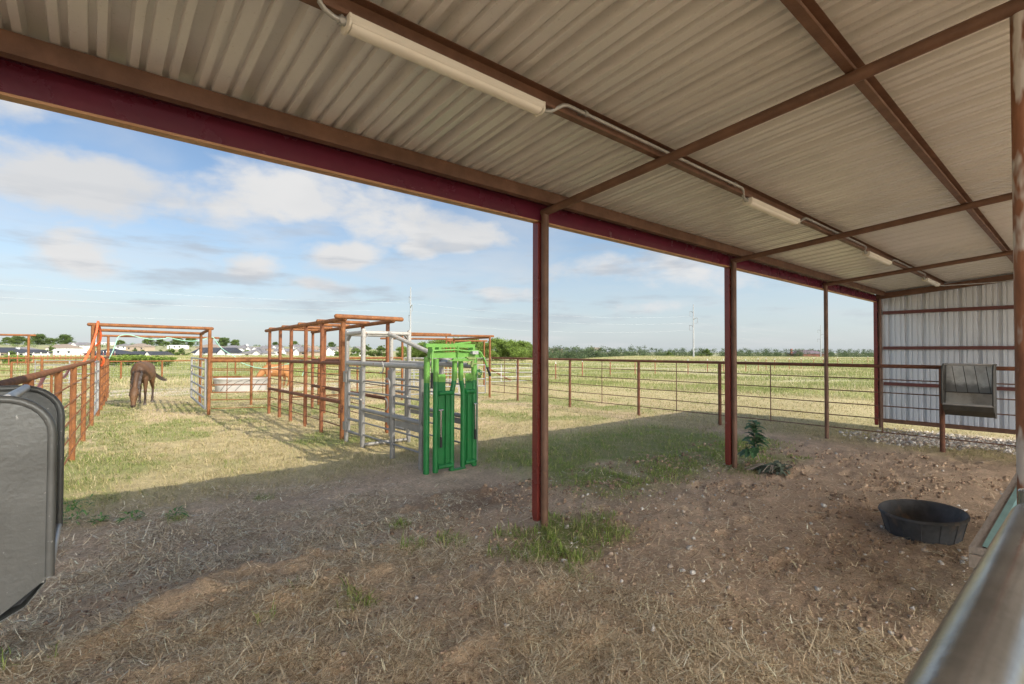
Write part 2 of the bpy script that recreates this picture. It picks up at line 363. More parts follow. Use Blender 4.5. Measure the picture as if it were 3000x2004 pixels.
def make_ground():
    fw = 49.63
    th = [fw]
    az = []
    a = -56.
    while a <= 56: az.append(a); a += .14 if True else 0
    a = 57.
    while a < 303: az.append(a); a += 3.
    az = np.array(az) + fw
    rad = [.0]; r = .35
    while r < 3200:
        rad.append(r); r += max(.011*r if r > 2 else .022, .018) if r < 40 else .035*r
    rad = np.array(rad[1:])
    A, Q = np.meshgrid(np.radians(az), rad, indexing='ij')
    X = (Q*np.cos(A)).ravel(); Y = (Q*np.sin(A)).ravel()
    X = np.append(X, 0.); Y = np.append(Y, 0.)
    Z = gz(X, Y); na, nr = len(az), len(rad)
    ia = np.arange(na); ja = (ia+1) % na; k = np.arange(nr-1)
    F = np.stack([(ia[:,None]*nr+k).ravel(), (ia[:,None]*nr+k+1).ravel(), (ja[:,None]*nr+k+1).ravel(), (ja[:,None]*nr+k).ravel()], 1)
    c = na*nr
    o = raw('ground', np.stack([X,Y,Z],1), F, GROUNDM, ground_color(X, Y), smooth=True)
    # close the hole under the viewpoint
    bm = bmesh.new(); bm.from_mesh(o.data); bm.verts.ensure_lookup_table()
    for i in range(na): bm.faces.new((bm.verts[c], bm.verts[i*nr], bm.verts[((i+1)%na)*nr]))
    bm.to_mesh(o.data); bm.free()
    o['kind'] = 'structure'
    return o
make_ground()

# ------------------------------------------------------------------ loose ground cover (uncountable)
def blades(n, x, y, z, L, w, ang, tilt, c0, c1, bend=.35):
    """bent two-piece blades: (n,) arrays -> V, F, colours"""
    dx = np.cos(ang); dy = np.sin(ang); ct = np.cos(tilt); st = np.sin(tilt)
    px, py = -dy, dx
    p0 = np.stack([x, y, z], 1)
    d1 = np.stack([dx*ct, dy*ct, st], 1); t2 = tilt - bend
    d2 = np.stack([dx*np.cos(t2), dy*np.cos(t2), np.sin(t2)], 1)
    s = np.stack([px, py, np.zeros(n)], 1)*(w/2)[:,None]
    p1 = p0 + d1*(L*.55)[:,None]; p2 = p1 + d2*(L*.45)[:,None]
    V = np.stack([p0-s, p0+s, p1-s*.85, p1+s*.85, p2-s*.25, p2+s*.25], 1).reshape(-1, 3)
    i = np.arange(n)*6
    F = np.concatenate([np.stack([i, i+1, i+3, i+2], 1), np.stack([i+2, i+3, i+5, i+4], 1)])
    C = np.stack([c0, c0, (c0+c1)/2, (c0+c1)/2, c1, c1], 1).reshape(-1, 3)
    return V, F, C
def pick(n, cols, spread=.18):
    cols = np.array(cols); k = rng.integers(0, len(cols), n)
    return np.clip(cols[k]*(1+spread*rng.standard_normal((n,1))), .01, .95)
FWD = R(49.63)
def view_scatter(n, r0, r1, power=1.0, half=50.):
    """points whose density falls with distance from the barn, so nearer cover is finer"""
    u = rng.random(n); r = r0*(r1/r0)**(u**power); a = FWD + R(half)*(2*rng.random(n)-1)
    return r*np.cos(a), r*np.sin(a), r
def straw_litter():
    x, y, r = view_scatter(640000, 1.15, 8.5, half=56)
    st = zones(x, y)[0]
    clump = fbm(x*3.1, y*3.1, 71)
    keep = rng.random(len(x)) < np.clip(st*(.25+1.3*sst(.3,.62,clump)), .11*(y<4.6), 1)*(y > -.9)*(x<10.2)
    x, y, r, clump = x[keep], y[keep], r[keep], clump[keep]; n = len(x)
    flow = 2.4 + 2.6*(fbm(x*.9, y*.9, 72)-.5)*2
    ang = flow + rng.normal(0, 1.1, n) + np.pi*(rng.random(n) < .5)
    L = np.where(rng.random(n) < .5, rng.gamma(2., .012, n)+.012, rng.gamma(2.6, .021, n)+.02); w = rng.uniform(.0014, .0034, n)*np.clip(r/2.2, 1, 2.2)
    lift = rng.random(n)
    z = gz(x, y) + .002 + .030*lift**2*sst(.35,.7,clump)
    c0 = pick(n, [(.86,.72,.50),(.76,.61,.40),(.56,.42,.265),(.90,.79,.59),(.28,.195,.115),(.67,.525,.34)])
    V, F, C = blades(n, x, y, z, L, w, ang, rng.normal(.10,.16,n), c0, c0*rng.uniform(.8,1.15,(n,1)), bend=rng.normal(.15,.35,n))
    V[:,2] = np.maximum(V[:,2], np.repeat(z, 6)-.006)
    raw('straw_litter', V, F, STRAW, C, kind='stuff')['label'] = 'dry straw and hay litter strewn over the earth under the shed'
straw_litter()
def turf():
    # green tufts in and near the shed
    x, y, r = view_scatter(420000, 1.7, 26, power=.9)
    g = zones(x, y)[2]; cl = fbm(x*5, y*5, 73)
    keep = (rng.random(len(x)) < g*sst(.36,.62,cl)*1.1)
    x, y, r = x[keep], y[keep], r[keep]; n = len(x)
    L = rng.gamma(4., .0085, n)+.018; L *= np.where((np.hypot(x-3.15, y-2.9) < 1.2) | ((y < 4.3) & (x < 2.6)), rng.uniform(.8,1.7,len(x)), 1.)
    w = rng.uniform(.0022,.0045,n)*np.clip(r/5.5, 1, 5)*np.where(y < 4.3, 1.7, 1.)
    c0 = pick(n, [(.16,.24,.045),(.21,.29,.065),(.27,.31,.09),(.34,.335,.13)]); c0 *= np.where(y > 6.9, 1.0, 1.25)[:,None]
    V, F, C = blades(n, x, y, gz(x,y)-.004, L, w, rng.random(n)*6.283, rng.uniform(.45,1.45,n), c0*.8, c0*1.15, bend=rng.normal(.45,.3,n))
    raw('green_grass', V, F, ATTR, C, kind='stuff')['label'] = 'patchy green grass growing in tufts over the pen floor'
    # dry stubble on the sunlit pen floor
    x, y, r = view_scatter(420000, 4.2, 30, power=.85)
    st, gr, g, n1, n2, n3 = zones(x, y)
    out = np.maximum(sst(5.6, 7.0, y + .45*np.clip(x-3.2,0,3.)), sst(9.8,10.8,x))
    keep = rng.random(len(x)) < out*(1-.5*g)*(.35+.9*sst(.35,.6,n2))*(1-.7*gr)
    x, y, r = x[keep], y[keep], r[keep]; n = len(x)
    L = rng.gamma(3., .013, n)+.02; w = rng.uniform(.002,.0042,n)*np.clip(r/5.5, 1, 5)
    c0 = pick(n, [(.58,.48,.27),(.50,.41,.20),(.64,.53,.33),(.44,.37,.17),(.32,.33,.11)])
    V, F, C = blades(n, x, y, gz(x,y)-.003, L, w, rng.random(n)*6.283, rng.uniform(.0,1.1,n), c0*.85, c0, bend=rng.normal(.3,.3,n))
    raw('dry_grass', V, F, ATTR, C, kind='stuff')['label'] = 'short dry yellow grass over the sunlit pen floor'
    # standing grass of the open field
    x, y, r = view_scatter(560000, 12.5, 190, power=.8)
    far = np.maximum(sst(26.5, 29.5, y + .2*x), sst(13.5, 16.5, x)*sst(2, 6, y+.3*(x-11)))
    u = y*.75+x*.42; b1 = fbm(x*.05+2, u*.16, 51); b2 = fbm(x*.22, u*.5, 52)
    keep = rng.random(len(x)) < far*(.35+.65*sst(.3,.6,b2))*np.where((x > 10.6)&(x+.28*(y-12) < 18.0)&(y<26), .25, 1)
    keep &= ~((np.abs(y-(33-.6*(x-24))) < 2.6) & (x>14) & (x<50))
    x, y, r, b1, b2 = x[keep], y[keep], r[keep], b1[keep], b2[keep]; n = len(x)
    tall = .09+.17*sst(.3,.65,b2)
    L = tall*rng.uniform(.5,1.2,n); L *= np.where((x > 10.6)&(x+.28*(y-12) < 18.0)&(y<26), .35, 1.); w = rng.uniform(.003,.006,n)*np.clip(r/10, 1, 14)
    gmix = .32+.60*sst(.42,.60,b1*.65+b2*.35)
    g = sst(2.6, .8, np.abs((x-20.3)+.30*(y-12)))*sst(1,4,y)
    gmix = np.maximum(gmix, g)
    dryc = pick(n, [(.54,.455,.27),(.47,.395,.21),(.60,.52,.35)], .12); grc = pick(n, [(.25,.285,.095),(.31,.32,.115),(.20,.25,.07)], .12)
    t = (rng.random(n) < gmix)[:,None]; c0 = np.where(t, grc, dryc)
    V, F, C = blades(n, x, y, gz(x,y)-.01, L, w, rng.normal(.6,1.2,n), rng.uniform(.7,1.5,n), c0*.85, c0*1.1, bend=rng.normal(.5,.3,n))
    raw('field_grass', V, F, ATTR, C, kind='stuff')['label'] = 'tall seeded pasture grass of the open field beyond the fences'
turf()
def pebbles():
    ico = [(0,0,1),(.89,0,.45),(.28,.85,.45),(-.72,.53,.45),(-.72,-.53,.45),(.28,-.85,.45),(.72,.53,-.45),(-.28,.85,-.45),(-.89,0,-.45),(-.28,-.85,-.45),(.72,-.53,-.45),(0,0,-1)]
    fi = np.array([(0,1,2),(0,2,3),(0,3,4),(0,4,5),(0,5,1),(1,6,2),(2,7,3),(3,8,4),(4,9,5),(5,10,1),(6,7,2),(7,8,3),(8,9,4),(9,10,5),(10,6,1),(11,7,6),(11,8,7),(11,9,8),(11,10,9),(11,6,10)])
    ico = np.array(ico)
    x1, y1, r1 = view_scatter(16000, 1.4, 11, half=54)
    k = (rng.random(16000) < .17*sst(1.4,4.,x1)+.015)*(y1 < 4.4)*(y1 > -.5); x1 = x1[k>0]; y1 = y1[k>0]
    s1 = np.minimum(rng.gamma(2.2, .0032, len(x1))+.003, .022)
    n2 = 16000; x2 = rng.uniform(10.5, 14.4, n2); y2 = rng.uniform(-1.5, 3.4, n2)
    k = rng.random(n2) < zones(x2, y2)[1]; x2 = x2[k]; y2 = y2[k]; s2 = rng.gamma(3., .0034, len(x2))+.006
    x3, y3, r3 = view_scatter(110000, 1.2, 10, half=54)                     # crumbled soil
    k = (rng.random(110000) < (.04+.5*sst(.45,.62,fbm(x3*2.3,y3*2.3,81))*(1-.8*zones(x3,y3)[0])))*(y3 < 4.6)*(y3 > -.4)*(x3 < 10.4); x3 = x3[k>0]; y3 = y3[k>0]; s3 = np.minimum(rng.gamma(1.5,.0030,len(x3))+.0022,.015)*np.clip(np.hypot(x3,y3)/4,.8,1.6)
    def emit(x, y, s, pal, name, lab):
        n = len(x)
        j = ico[None]*(1+.30*rng.standard_normal((n,12,1)))+.22*rng.standard_normal((n,12,3))*np.stack([rng.uniform(.8,1.4,n), rng.uniform(.8,1.3,n), rng.uniform(.5,.8,n)],1)[:,None]
        a = rng.random(n)*6.283; ca, sa = np.cos(a)[:,None], np.sin(a)[:,None]
        X = j[:,:,0]*ca-j[:,:,1]*sa; Y = j[:,:,0]*sa+j[:,:,1]*ca
        P = np.stack([X,Y,j[:,:,2]],2)*s[:,None,None] + np.stack([x,y,gz(x,y)+s*.25],1)[:,None]
        c = pick(n, pal, .12); F = (fi[None]+np.arange(n)[:,None,None]*12).reshape(-1,3)
        raw(name, P.reshape(-1,3), F, STONE, np.repeat(c,12,0), kind='stuff')['label'] = lab
    emit(x3, y3, s3, [(.46,.325,.225),(.38,.265,.18),(.52,.38,.265),(.25,.17,.115),(.32,.22,.15)], 'soil_clods', 'crumbly brown soil clods over the bare dirt under the shed')
    emit(np.concatenate([x1,x2]), np.concatenate([y1,y2]), np.concatenate([s1,s2]), [(.62,.58,.53),(.54,.49,.43),(.70,.66,.61),(.46,.38,.31),(.40,.31,.24)], 'pale_stones', 'pale limestone pebbles scattered on the dirt and gravel')
    return
pebbles()

# ------------------------------------------------------------------ the shed
BX = [3.129 + 3.6576*k for k in range(-1, 4)]; BX[-1] = 14.06
PY = 3.221
def rafz(y): return 2.868 + .09457*(PY-y)
def roofz(y): return rafz(y) + .140
def build_shed():
    t = thing('livestock_shed', 'long open-fronted metal shed with tan ribbed roof on brown pipe frame and maroon trim', 'shed', (7, 0, 0))
    # roof sheet: ribs run down the slope, profile repeats every .29 m
    x0, x1 = -2.2, 14.32; pitch = .290; ph = .075
    prof = []
    k0 = math.floor((x0-ph)/pitch)-1
    k = k0
    while ph + k*pitch < x1 + pitch:
        c = ph + k*pitch
        prof += [(c-.046,0),(c-.033,.066),(c+.033,.066),(c+.046,0)]
        for q in (.097, .194):
            prof += [(c+q-.017,0),(c+q-.012,.026),(c+q+.012,.026),(c+q+.017,0)]
        k += 1
    prof = [p for p in prof if x0 <= p[0] <= x1]
    ys = [3.47, 2.0, .5, -1.6, -4.55]; vs = []
    th = .0015
    for y in ys: vs += [(x, y, roofz(y)+h) for x, h in prof]
    n = len(prof); m = MB()
    m.add(vs, [(i*n+j, i*n+j+1, (i+1)*n+j+1, (i+1)*n+j) for i in range(len(ys)-1) for j in range(n-1)])
    m.build('roof', ROOFM, t, smooth=False)
    # purlins: C sections on the rafters
    for y in (2.06, .86, -.34, -1.55, -2.78, -4.3):
        z0 = rafz(y)+.0345; m = MB()
        m.bar((x0+.1,y,z0+.052),(14.02,y,z0+.052),.003,.100)
        m.bar((x0+.1,y-.024,z0+.003),(14.02,y-.024,z0+.003),.046,.004)
        m.bar((x0+.1,y-.024,z0+.1005),(14.02,y-.024,z0+.1005),.046,.004)
        m.bar((x0+.1,y-.046,z0+.013),(14.02,y-.046,z0+.013),.003,.016)
        m.build('purlin', STEELR, t, smooth=False)
    m = MB(); y = 3.125; z0 = rafz(y)+.0345
    m.box(x0+.1,14.02,y-.03,y+.03,z0,z0+.10); m.build('eave_purlin', STEELR, t, smooth=False)
    # fascia beam across the open front
    m = MB(); m.box(x0,14.20,3.268,3.325,2.7945,2.945); m.build('fascia_beam', MAROON, t, smooth=False)
    m = MB(); m.box(x0,14.21,3.262,3.330,2.780,2.794); m.build('beam_lip', LIP, t, smooth=False)
    m = MB(); m.box(x0,14.24,3.345,3.475,2.985,2.995); m.box(x0,14.24,3.462,3.475,2.90,2.985); m.build('eave_trim', MAROON, t, smooth=False)
    for i, x in enumerate(BX):
        if i < 4:
            m = MB(); m.tube((x,PY+.03,rafz(PY+.03)),(x,-4.45,rafz(-4.45)),.0345,14); m.build('rafter', STEELR, t)
        g = gz1(x, PY)
        m = MB(); m.tube((x,PY,g-.3),(x,PY,rafz(PY)-.01),.0345,16); m.build('post', STEELR, t)
        if i != 3:
            m = MB(); zb = .055 if i == 1 else (.03 if i != 4 else -.10)
            xa, xb = x-.049, x+.049
            m.box(xa,xb,3.262,3.332,zb+.06,2.788)
            m.add([(xa,3.262,zb+.06),(xb,3.262,zb+.06),(xb,3.332,zb+.06),(xa,3.332,zb+.06),(xa+.01,3.275,zb),(xb-.03,3.262,zb+.01),(xb-.03,3.32,zb+.01),(xa+.01,3.33,zb)],[(0,1,5,4),(1,2,6,5),(2,3,7,6),(3,0,4,7),(4,5,6,7)])
            m.build('post_trim', TRIM, t, smooth=False)
    for x in BX[1:4]:                                                     # inner line of pipe posts
        m = MB(); m.tube((x+.028,.19,-.3),(x+.028,.19,rafz(.19)-.02),.0365,16); m.build('inner_post', PEEL, t)
    for x in BX:
        m = MB(); m.tube((x,-4.3,-.3),(x,-4.3,rafz(-4.3)-.02),.0345,12); m.build('back_post', STEELR, t)
    # gable end
    m = MB(); m.bar((14.02,PY+.05,rafz(PY)+.035),(14.02,-2.85,rafz(-2.85)+.035),.09,.125,up=(0,0,1)); m.build('gable_beam', STEELR, t, smooth=False)
    def wall(p0, p1, zb, ztop, name):
        p0 = Vector(p0); p1 = Vector(p1); d = (p1-p0); L = d.length; d.normalize(); nn = Vector((-d.y,d.x)) ; prof = []
        s = -.05
        while s < L+.3:
            prof += [(s-.042,0),(s-.028,.058),(s+.028,.058),(s+.042,0)]
            for q in (.1,.2): prof += [(s+q-.016,0),(s+q-.011,.018),(s+q+.011,.018),(s+q+.016,0)]
            s += .3048
        prof = [p for p in prof if 0 <= p[0] <= L]
        vs = []
        for a, h in prof:
            p = p0 + d*a + nn*h; vs += [(p.x,p.y,zb),(p.x,p.y,ztop(p.y))]
        m = MB(); m.add(vs, [(2*i,2*i+2,2*i+3,2*i+1) for i in range(len(prof)-1)]); m.build(name, WALLM, t, smooth=False)
    wall((14.135,3.30),(14.135,-2.95),.035,lambda y: roofz(y)+.01,'gable_wall')
    for z in (2.525,1.705,.875):
        m = MB(); m.box(14.055,14.125,-2.85,3.16,z-.036,z+.036); m.build('wall_girt', MAROONB, t, smooth=False)
    m = MB(); m.box(14.045,14.125,-2.85,3.25,-.025,.06); m.build('base_angle', STEELR, t, smooth=False)
    return t
def stain(m):
    nt = m.node_tree; N = nt.nodes; b = N['Principled BSDF']; src = b.inputs['Base Color'].links[0].from_socket
    g = N.new('ShaderNodeNewGeometry'); sp = N.new('ShaderNodeSeparateXYZ'); lin(nt, g.outputs['Position'], sp.inputs['Vector'])
    n = N.new('ShaderNodeTexNoise'); n.inputs['Scale'].default_value = 7; n.inputs['Detail'].default_value = 6; lin(nt, g.outputs['Position'], n.inputs['Vector'])
    a = N.new('ShaderNodeMath'); a.operation = 'MULTIPLY_ADD'; lin(nt, n.outputs['Fac'], a.inputs[0]); a.inputs[1].default_value = .30; lin(nt, sp.outputs['Z'], a.inputs[2])
    r = N.new('ShaderNodeMapRange'); r.interpolation_type = 'SMOOTHSTEP'; r.inputs['From Min'].default_value = 1.31; r.inputs['From Max'].default_value = 1.21; lin(nt, a.outputs[0], r.inputs['Value'])
    q = N.new('ShaderNodeMath'); q.operation = 'GREATER_THAN'; lin(nt, sp.outputs['Z'], q.inputs[0]); q.inputs[1].default_value = .985
    f = N.new('ShaderNodeMath'); f.operation = 'MULTIPLY'; lin(nt, r.outputs['Result'], f.inputs[0]); lin(nt, q.outputs[0], f.inputs[1])
    mx = N.new('ShaderNodeMix'); mx.data_type = 'RGBA'; lin(nt, f.outputs[0], mx.inputs['Factor']); lin(nt, src, mx.inputs['A']); mx.inputs['B'].default_value = (.22,.225,.225,1); lin(nt, mx.outputs['Result'], b.inputs['Base Color'])
stain(GALVS)
PEEL = mat('peeling_rusty_pipe', (.30,.13,.07), (.19,.08,.042), rough=.75, scale=7, c3=(.55,.50,.46), bump=.4, bscale=60, stretch=(1,1,.3), contrast=(.36,.52), speck=(11,.52,(.56,.51,.47)))
MAROONB = mat('brown_maroon_girt', (.15,.05,.042), (.12,.042,.036), rough=.5, scale=4)
TRIM = mat('red_brown_trim', (.215,.044,.034), (.17,.034,.028), rough=.26, scale=3, bump=.05, bscale=200, c3=(.25,.07,.05))
LIP = mat('bounce_lit_tan_lip', (.50,.27,.13), (.40,.21,.10), rough=.5, scale=4)  # rusty tan, with light bounced off the sunlit ground put into the colour
build_shed()

# strip lights under the second purlin and the conduit that feeds them
LX = [(.80,1.93),(4.56,5.69),(8.24,9.40),(11.97,13.12)]
LLAB = ['long cream strip light nearest the camera, hung under the roof purlin', 'cream strip light under the purlin, second from the camera',
        'small-looking cream strip light third along the purlin', 'farthest cream strip light, beside the white end wall']
YL = 2.035; ZL = rafz(2.06)+.034
def make_light(xa, xb, lab):
    t = thing('strip_light', lab, 'light', (xa, YL, ZL), 'strip lights along the roof purlin')
    m = MB(); m.prism([(-.044,-.001),(.044,-.001),(.044,-.026),(.038,-.036),(-.038,-.036),(-.044,-.026)], lambda u,v,k: (xa+.006+k*(xb-xa-.012), YL+u, ZL+v)); m.build('housing', LAMPM, t, smooth=False)
    m = MB(); pr = [(-.036,-.0365)]+[(.036*math.cos(a), -.0365-.022*math.sin(a)) for a in np.linspace(math.pi, 0, 9)]
    m.prism(pr, lambda u,v,k: (xa+.012+k*(xb-xa-.024), YL+u, ZL+v)); m.build('diffuser', DIFFM, t, angle=60)
    for x, d in ((xa,1),(xb,-1)):
        m = MB(); pr = [(-.046,.0),(-.046,-.038),(-.039,-.054),(-.022,-.0625),(.022,-.0625),(.039,-.054),(.046,-.038),(.046,0)]
        m.prism(pr, lambda u,v,k: (x-.004*d+k*.010*d, YL+u, ZL+v)); m.build('end_cap', LAMPM, t, smooth=False)
for (a,b), l in zip(LX, LLAB): make_light(a, b, l)
def conduit(x0, x1, lab, s0=True, s1=True):
    t = thing('conduit', lab, 'conduit', (x0, YL, ZL), 'conduit runs between the strip lights')
    zl = ZL-.020; yc = 2.06-.062; zc = ZL+.045; pts = []
    if s0: pts += [(x0,YL,zl),(x0+.05,YL,zl),(x0+.09,YL-.005,zl+.012),(x0+.15,yc+.005,zc-.012),(x0+.19,yc,zc)]
    else: pts += [(x0,yc,zc)]
    if s1: pts += [(x1-.19,yc,zc),(x1-.15,yc+.005,zc-.012),(x1-.09,YL-.005,zl+.012),(x1-.05,YL,zl),(x1,YL,zl)]
    else: pts += [(x1,yc,zc)]
    m = MB(); m.path(pts, .0115, 10); m.build('pipe', EMT, t)
    if s0:
        m = MB(); m.tube((x0-.0,YL,zl),(x0+.028,YL,zl),.018,12); m.tube((x0+.012,YL,zl),(x0+.022,YL,zl),.022,6); m.build('connector', EMT, t)
    if s1:
        m = MB(); m.tube((x1-.028,YL,zl),(x1,YL,zl),.018,12); m.tube((x1-.022,YL,zl),(x1-.012,YL,zl),.022,6); m.build('connector', EMT, t)
    x = x0+.35
    while x < x1-.3:
        m = MB(); m.tube((x-.012,yc,zc),(x+.012,yc,zc),.0165,10); m.box(x-.012,x+.012,yc-.004,yc+.055,zc+.010,zc+.020); m.build('strap', EMT, t); x += .98
conduit(-1.6, LX[0][0]-.004, 'grey conduit entering the near end of the nearest strip light', s0=False)
conduit(LX[0][1]+.004, LX[1][0]-.004, 'grey conduit between the nearest strip light and the second one')
conduit(LX[1][1]+.004, LX[2][0]-.004, 'grey conduit between the second and third strip lights')
conduit(LX[2][1]+.004, LX[3][0]-.004, 'grey conduit between the third strip light and the farthest one')
def last_conduit():
    t = thing('conduit', 'thin pale conduit from the farthest strip light along the top of the end wall', 'conduit', (13.2, YL, ZL), 'conduit runs between the strip lights')
    m = MB(); z = ZL-.03
    m.path([(LX[3][1]+.004,YL,z),(13.4,YL-.02,z+.01),(13.7,1.6,z+.03),(13.93,1.2,z+.05),(13.95,-.5,rafz(-.5)-.0)], .009, 8); m.build('pipe', EMT, t)
last_conduit()

# ------------------------------------------------------------------ pipe fences
RODZ = (1.135, .905, .675, .45, .22)
def fence(name, label, cat, pts, top=1.365, rods=RODZ, post_r=.036, rail_r=.031, rod_r=.0095, stays=True, m_post=RUST, m_rail=RUST, m_rod=RUSTD, posts=None, rodoff=0., group=None, post_ext=0.):
    """pts: plan polyline of posts ; posts: indices that carry a post"""
    t = thing(name, label, cat, (pts[0][0], pts[0][1], 0), group)
    Z = [gz1(*p) for p in pts]; zt = [terrain(np.array([p[0]]), np.array([p[1]]))[0] for p in pts]
    for i, p in enumerate(pts):
        if posts is not None and i not in posts: continue
        m = MB(); m.tube((p[0],p[1],Z[i]-.25),(p[0],p[1],zt[i]+top-rail_r*.6+post_ext),post_r,12); m.build('post', m_post, t)
    P = [(p[0],p[1],zt[i]+top) for i, p in enumerate(pts)]
    m = MB(); m.path(P, rail_r, 12, round_end=True); m.build('top_rail', m_rail, t)
    d = Vector((pts[-1][0]-pts[0][0], pts[-1][1]-pts[0][1], 0)).normalized(); nn = Vector((-d.y,d.x,0))*rodoff
    for z in rods:
        m = MB(); m.path([(p[0]+nn.x,p[1]+nn.y,zt[i]+z+random.uniform(-.004,.004)) for i, p in enumerate(pts)], rod_r, 8); m.build('rod', m_rod, t)
    if stays:
        for i in range(len(pts)-1):
            a, b = pts[i], pts[i+1]
            if math.dist(a,b) < 1.2: continue
            x, y = (a[0]+b[0])/2, (a[1]+b[1])/2; z = (zt[i]+zt[i+1])/2
            m = MB(); m.tube((x+nn.x*1.0,y+nn.y,z+rods[-1]-.02),(x+nn.x,y+nn.y,z+top-.02),.0105,8); m.build('stay', m_rod, t)
    return t
FX = 10.45
fence('pipe_fence', 'long rusty pipe fence with five rods crossing the shed and running out on the right', 'fence',
      [(FX,13.35),(FX,12.0),(FX,9.72),(FX,7.38),(FX,5.28),(FX,3.16),(FX,1.58),(FX,-.2),(FX,-2.0)], posts=[1,2,3,4,6,7,8], m_rail=RUSTD, m_post=RUSTD, m_rod=STEELR)
def lx(y): return -.53 + .0525*(y-3.2)
LY = [1.6, 3.45, 5.7, 7.72, 9.5, 11.35, 13.42]
fence('pipe_fence', 'rusty pipe fence on the left behind the grey metal hay feeder', 'fence', [(lx(y), y) for y in LY], posts=[0,1,2,3,4,5], rodoff=-.04, m_rod=RUST)
fence('pipe_fence', 'short rusty fence run beyond the orange hose, left of the bay horse', 'fence', [(lx(y), y) for y in (15.75,17.0,18.3,19.8,21.4)], posts=[0,1,2,3], rodoff=-.04, stays=False, m_rod=RUST, m_rail=RUSTD)
fence('cross_fence', 'bright rusty cross fence from the tall gate post to the rusty cattle alley', 'fence', [(2.24,14.02),(3.36,13.52)], posts=[], rail_r=.043, top=1.335, rods=(1.10,.92,.73,.55,.37,.16), stays=False, m_rod=RUST)
fence('cross_fence', 'slanting rusty fence behind the nearer cross fence, in front of the pale tank', 'fence', [(2.42,16.56),(3.54,15.88),(4.98,14.78)], posts=[1], top=1.36, rods=(1.06,.84,.61,.385,.17), m_rod=RUST)
fence('cross_fence', 'orange rusty fence running right from the rusty cattle alley to a tall frame', 'fence', [(5.07,14.71),(6.4,14.62),(7.66,14.55)], posts=[0,1], m_rod=RUST)
fence('back_fence', 'long thin rusty pipe fence far back on the left', 'fence', [(-8.5,27.4),(-6.2,27.3),(-4.0,27.2),(-1.52,27.05),(.5,26.9)], posts=[0,1,2,3,4], top=1.27, rods=(1.03,.80,.58,.35,.14), m_rod=RUSTD, post_r=.044)
def mesh_fence():
    t = thing('mesh_fence', 'low rusty pipe fence with wire mesh behind the bay horse', 'fence', (1,34.5,0))
    P = [(-3.0,34.2),(-.7,34.35),(1.21,34.47),(3.07,34.7),(4.95,34.9),(6.9,35.1),(8.8,35.3)]
    for x, y in P:
        z = gz1(x,y); m = MB(); m.tube((x,y,z-.1),(x,y,.94),.045,10); m.build('post', RUST, t)
    m = MB(); m.path([(x,y,.955) for x,y in P], .036, 10, round_end=True); m.build('top_rail', RUST, t)
    m = MB()
    for k in range(7):
        z = .12+k*.12; m.path([(x,y,z) for x,y in P], .0035, 4)
    x = -3.0
    while x < 8.8:
        y = 34.2+(x+3)*.093; m.tube((x,y,.05),(x,y,.94),.003,4); x += .15
    m.build('wire_mesh', EMT, t)
mesh_fence()
def wire_fence():
    t = thing('wire_fence', 'wire fence on thin rusty steel posts across the open field on the right', 'fence', (30,18,0))
    P = [(19.6,19.3),(22.6,20.0),(24.5,19.4),(26.8,19.2),(28.3,18.7),(31.0,17.9),(34.2,18.2),(35.8,17.8),(39.0,17.6),(41.0,17.5),(43.2,17.8),(45.2,17.9),(48.9,18.1),(51.5,18.0),(54.8,18.0),(58.5,18.3),(64.,18.6),(70,18.8),(78,19.2)]
    for i, (x,y) in enumerate(P):
        z = gz1(x,y); h = 1.02+random.uniform(-.06,.06)
        m = MB(); m.box(x-.018,x+.018,y-.018,y+.018,z-.1,z+h-.12); q = m.build('post', TPOST, t, smooth=False)
        m = MB(); m.box(x-.019,x+.019,y-.019,y+.019,z+h-.12,z+h); m.build('white_tip', WHITEP, q, smooth=False)
    for k in range(4):
        m = MB(); m.path([(x,y,gz1(x,y)+.25+k*.22) for x,y in P], .0035, 4); m.build('wire', EMT, t)
wire_fence()
def wire_fence_left():
    t = thing('wire_fence', 'distant row of thin posts with white tips crossing the field behind the orange hose', 'fence', (-6,80,0))
    a = np.array([-7.6,60.]); b = np.array([3.6,133.])
    for k in range(26):
        u = (k/25)**1.15; x, y = a + (b-a)*u; z = gz1(x,y)
        m = MB(); m.box(x-.035,x+.035,y-.035,y+.035,z-.1,z+1.0); q = m.build('post', TPOST, t, smooth=False)
        m = MB(); m.box(x-.04,x+.04,y-.04,y+.04,z+1.0,z+1.28); m.build('white_tip', WHITEP, q, smooth=False)
    for h in (.5,.9):
        m = MB(); m.tube((*a,gz1(*a)+h),(*b,gz1(*b)+h),.006,4); m.build('wire', EMT, t)
wire_fence_left()

# ------------------------------------------------------------------ overhead frames
def portal(label, posts, bars, r=.037, name='gate_frame', mt=RUST, cat='gate frame'):
    """posts: (x,y,top) ; bars: (p, q)"""
    t = thing(name, label, cat, (posts[0][0],posts[0][1],0))
    for x,y,z in posts:
        m = MB(); m.tube((x,y,gz1(x,y)-.25),(x,y,z),r,14); m.build('post', mt, t)
    for p, q in bars:
        m = MB(); m.tube(p, q, r*1.02, 14, round_end=True); m.build('overhead_bar', mt, t)
    return t
portal('tall rusty double gate frame over the alley where the bay horse grazes',
       [(.005,13.62,2.10),(.115,15.54,2.06),(2.19,14.03,2.10),(2.37,16.58,2.06)],
       [((-.06,13.60,2.125),(2.24,14.04,2.125)),((.06,15.52,2.07),(2.42,16.59,2.07)),((.005,13.70,2.10),(.115,15.48,2.07)),((2.19,14.10,2.10),(2.37,16.50,2.07))])
portal('single rusty gate frame behind the bay horse, draped with a mint hose', [(.40,21.3,2.04),(3.46,21.75,2.04)], [((.18,21.26,2.06),(3.70,21.79,2.06))])
portal('plain rusty gate frame at the far left edge, beyond the left fence', [(-1.98,28.,2.14),(-5.2,28.1,2.14)], [((-1.80,28.,2.17),(-5.4,28.1,2.17))], r=.04)
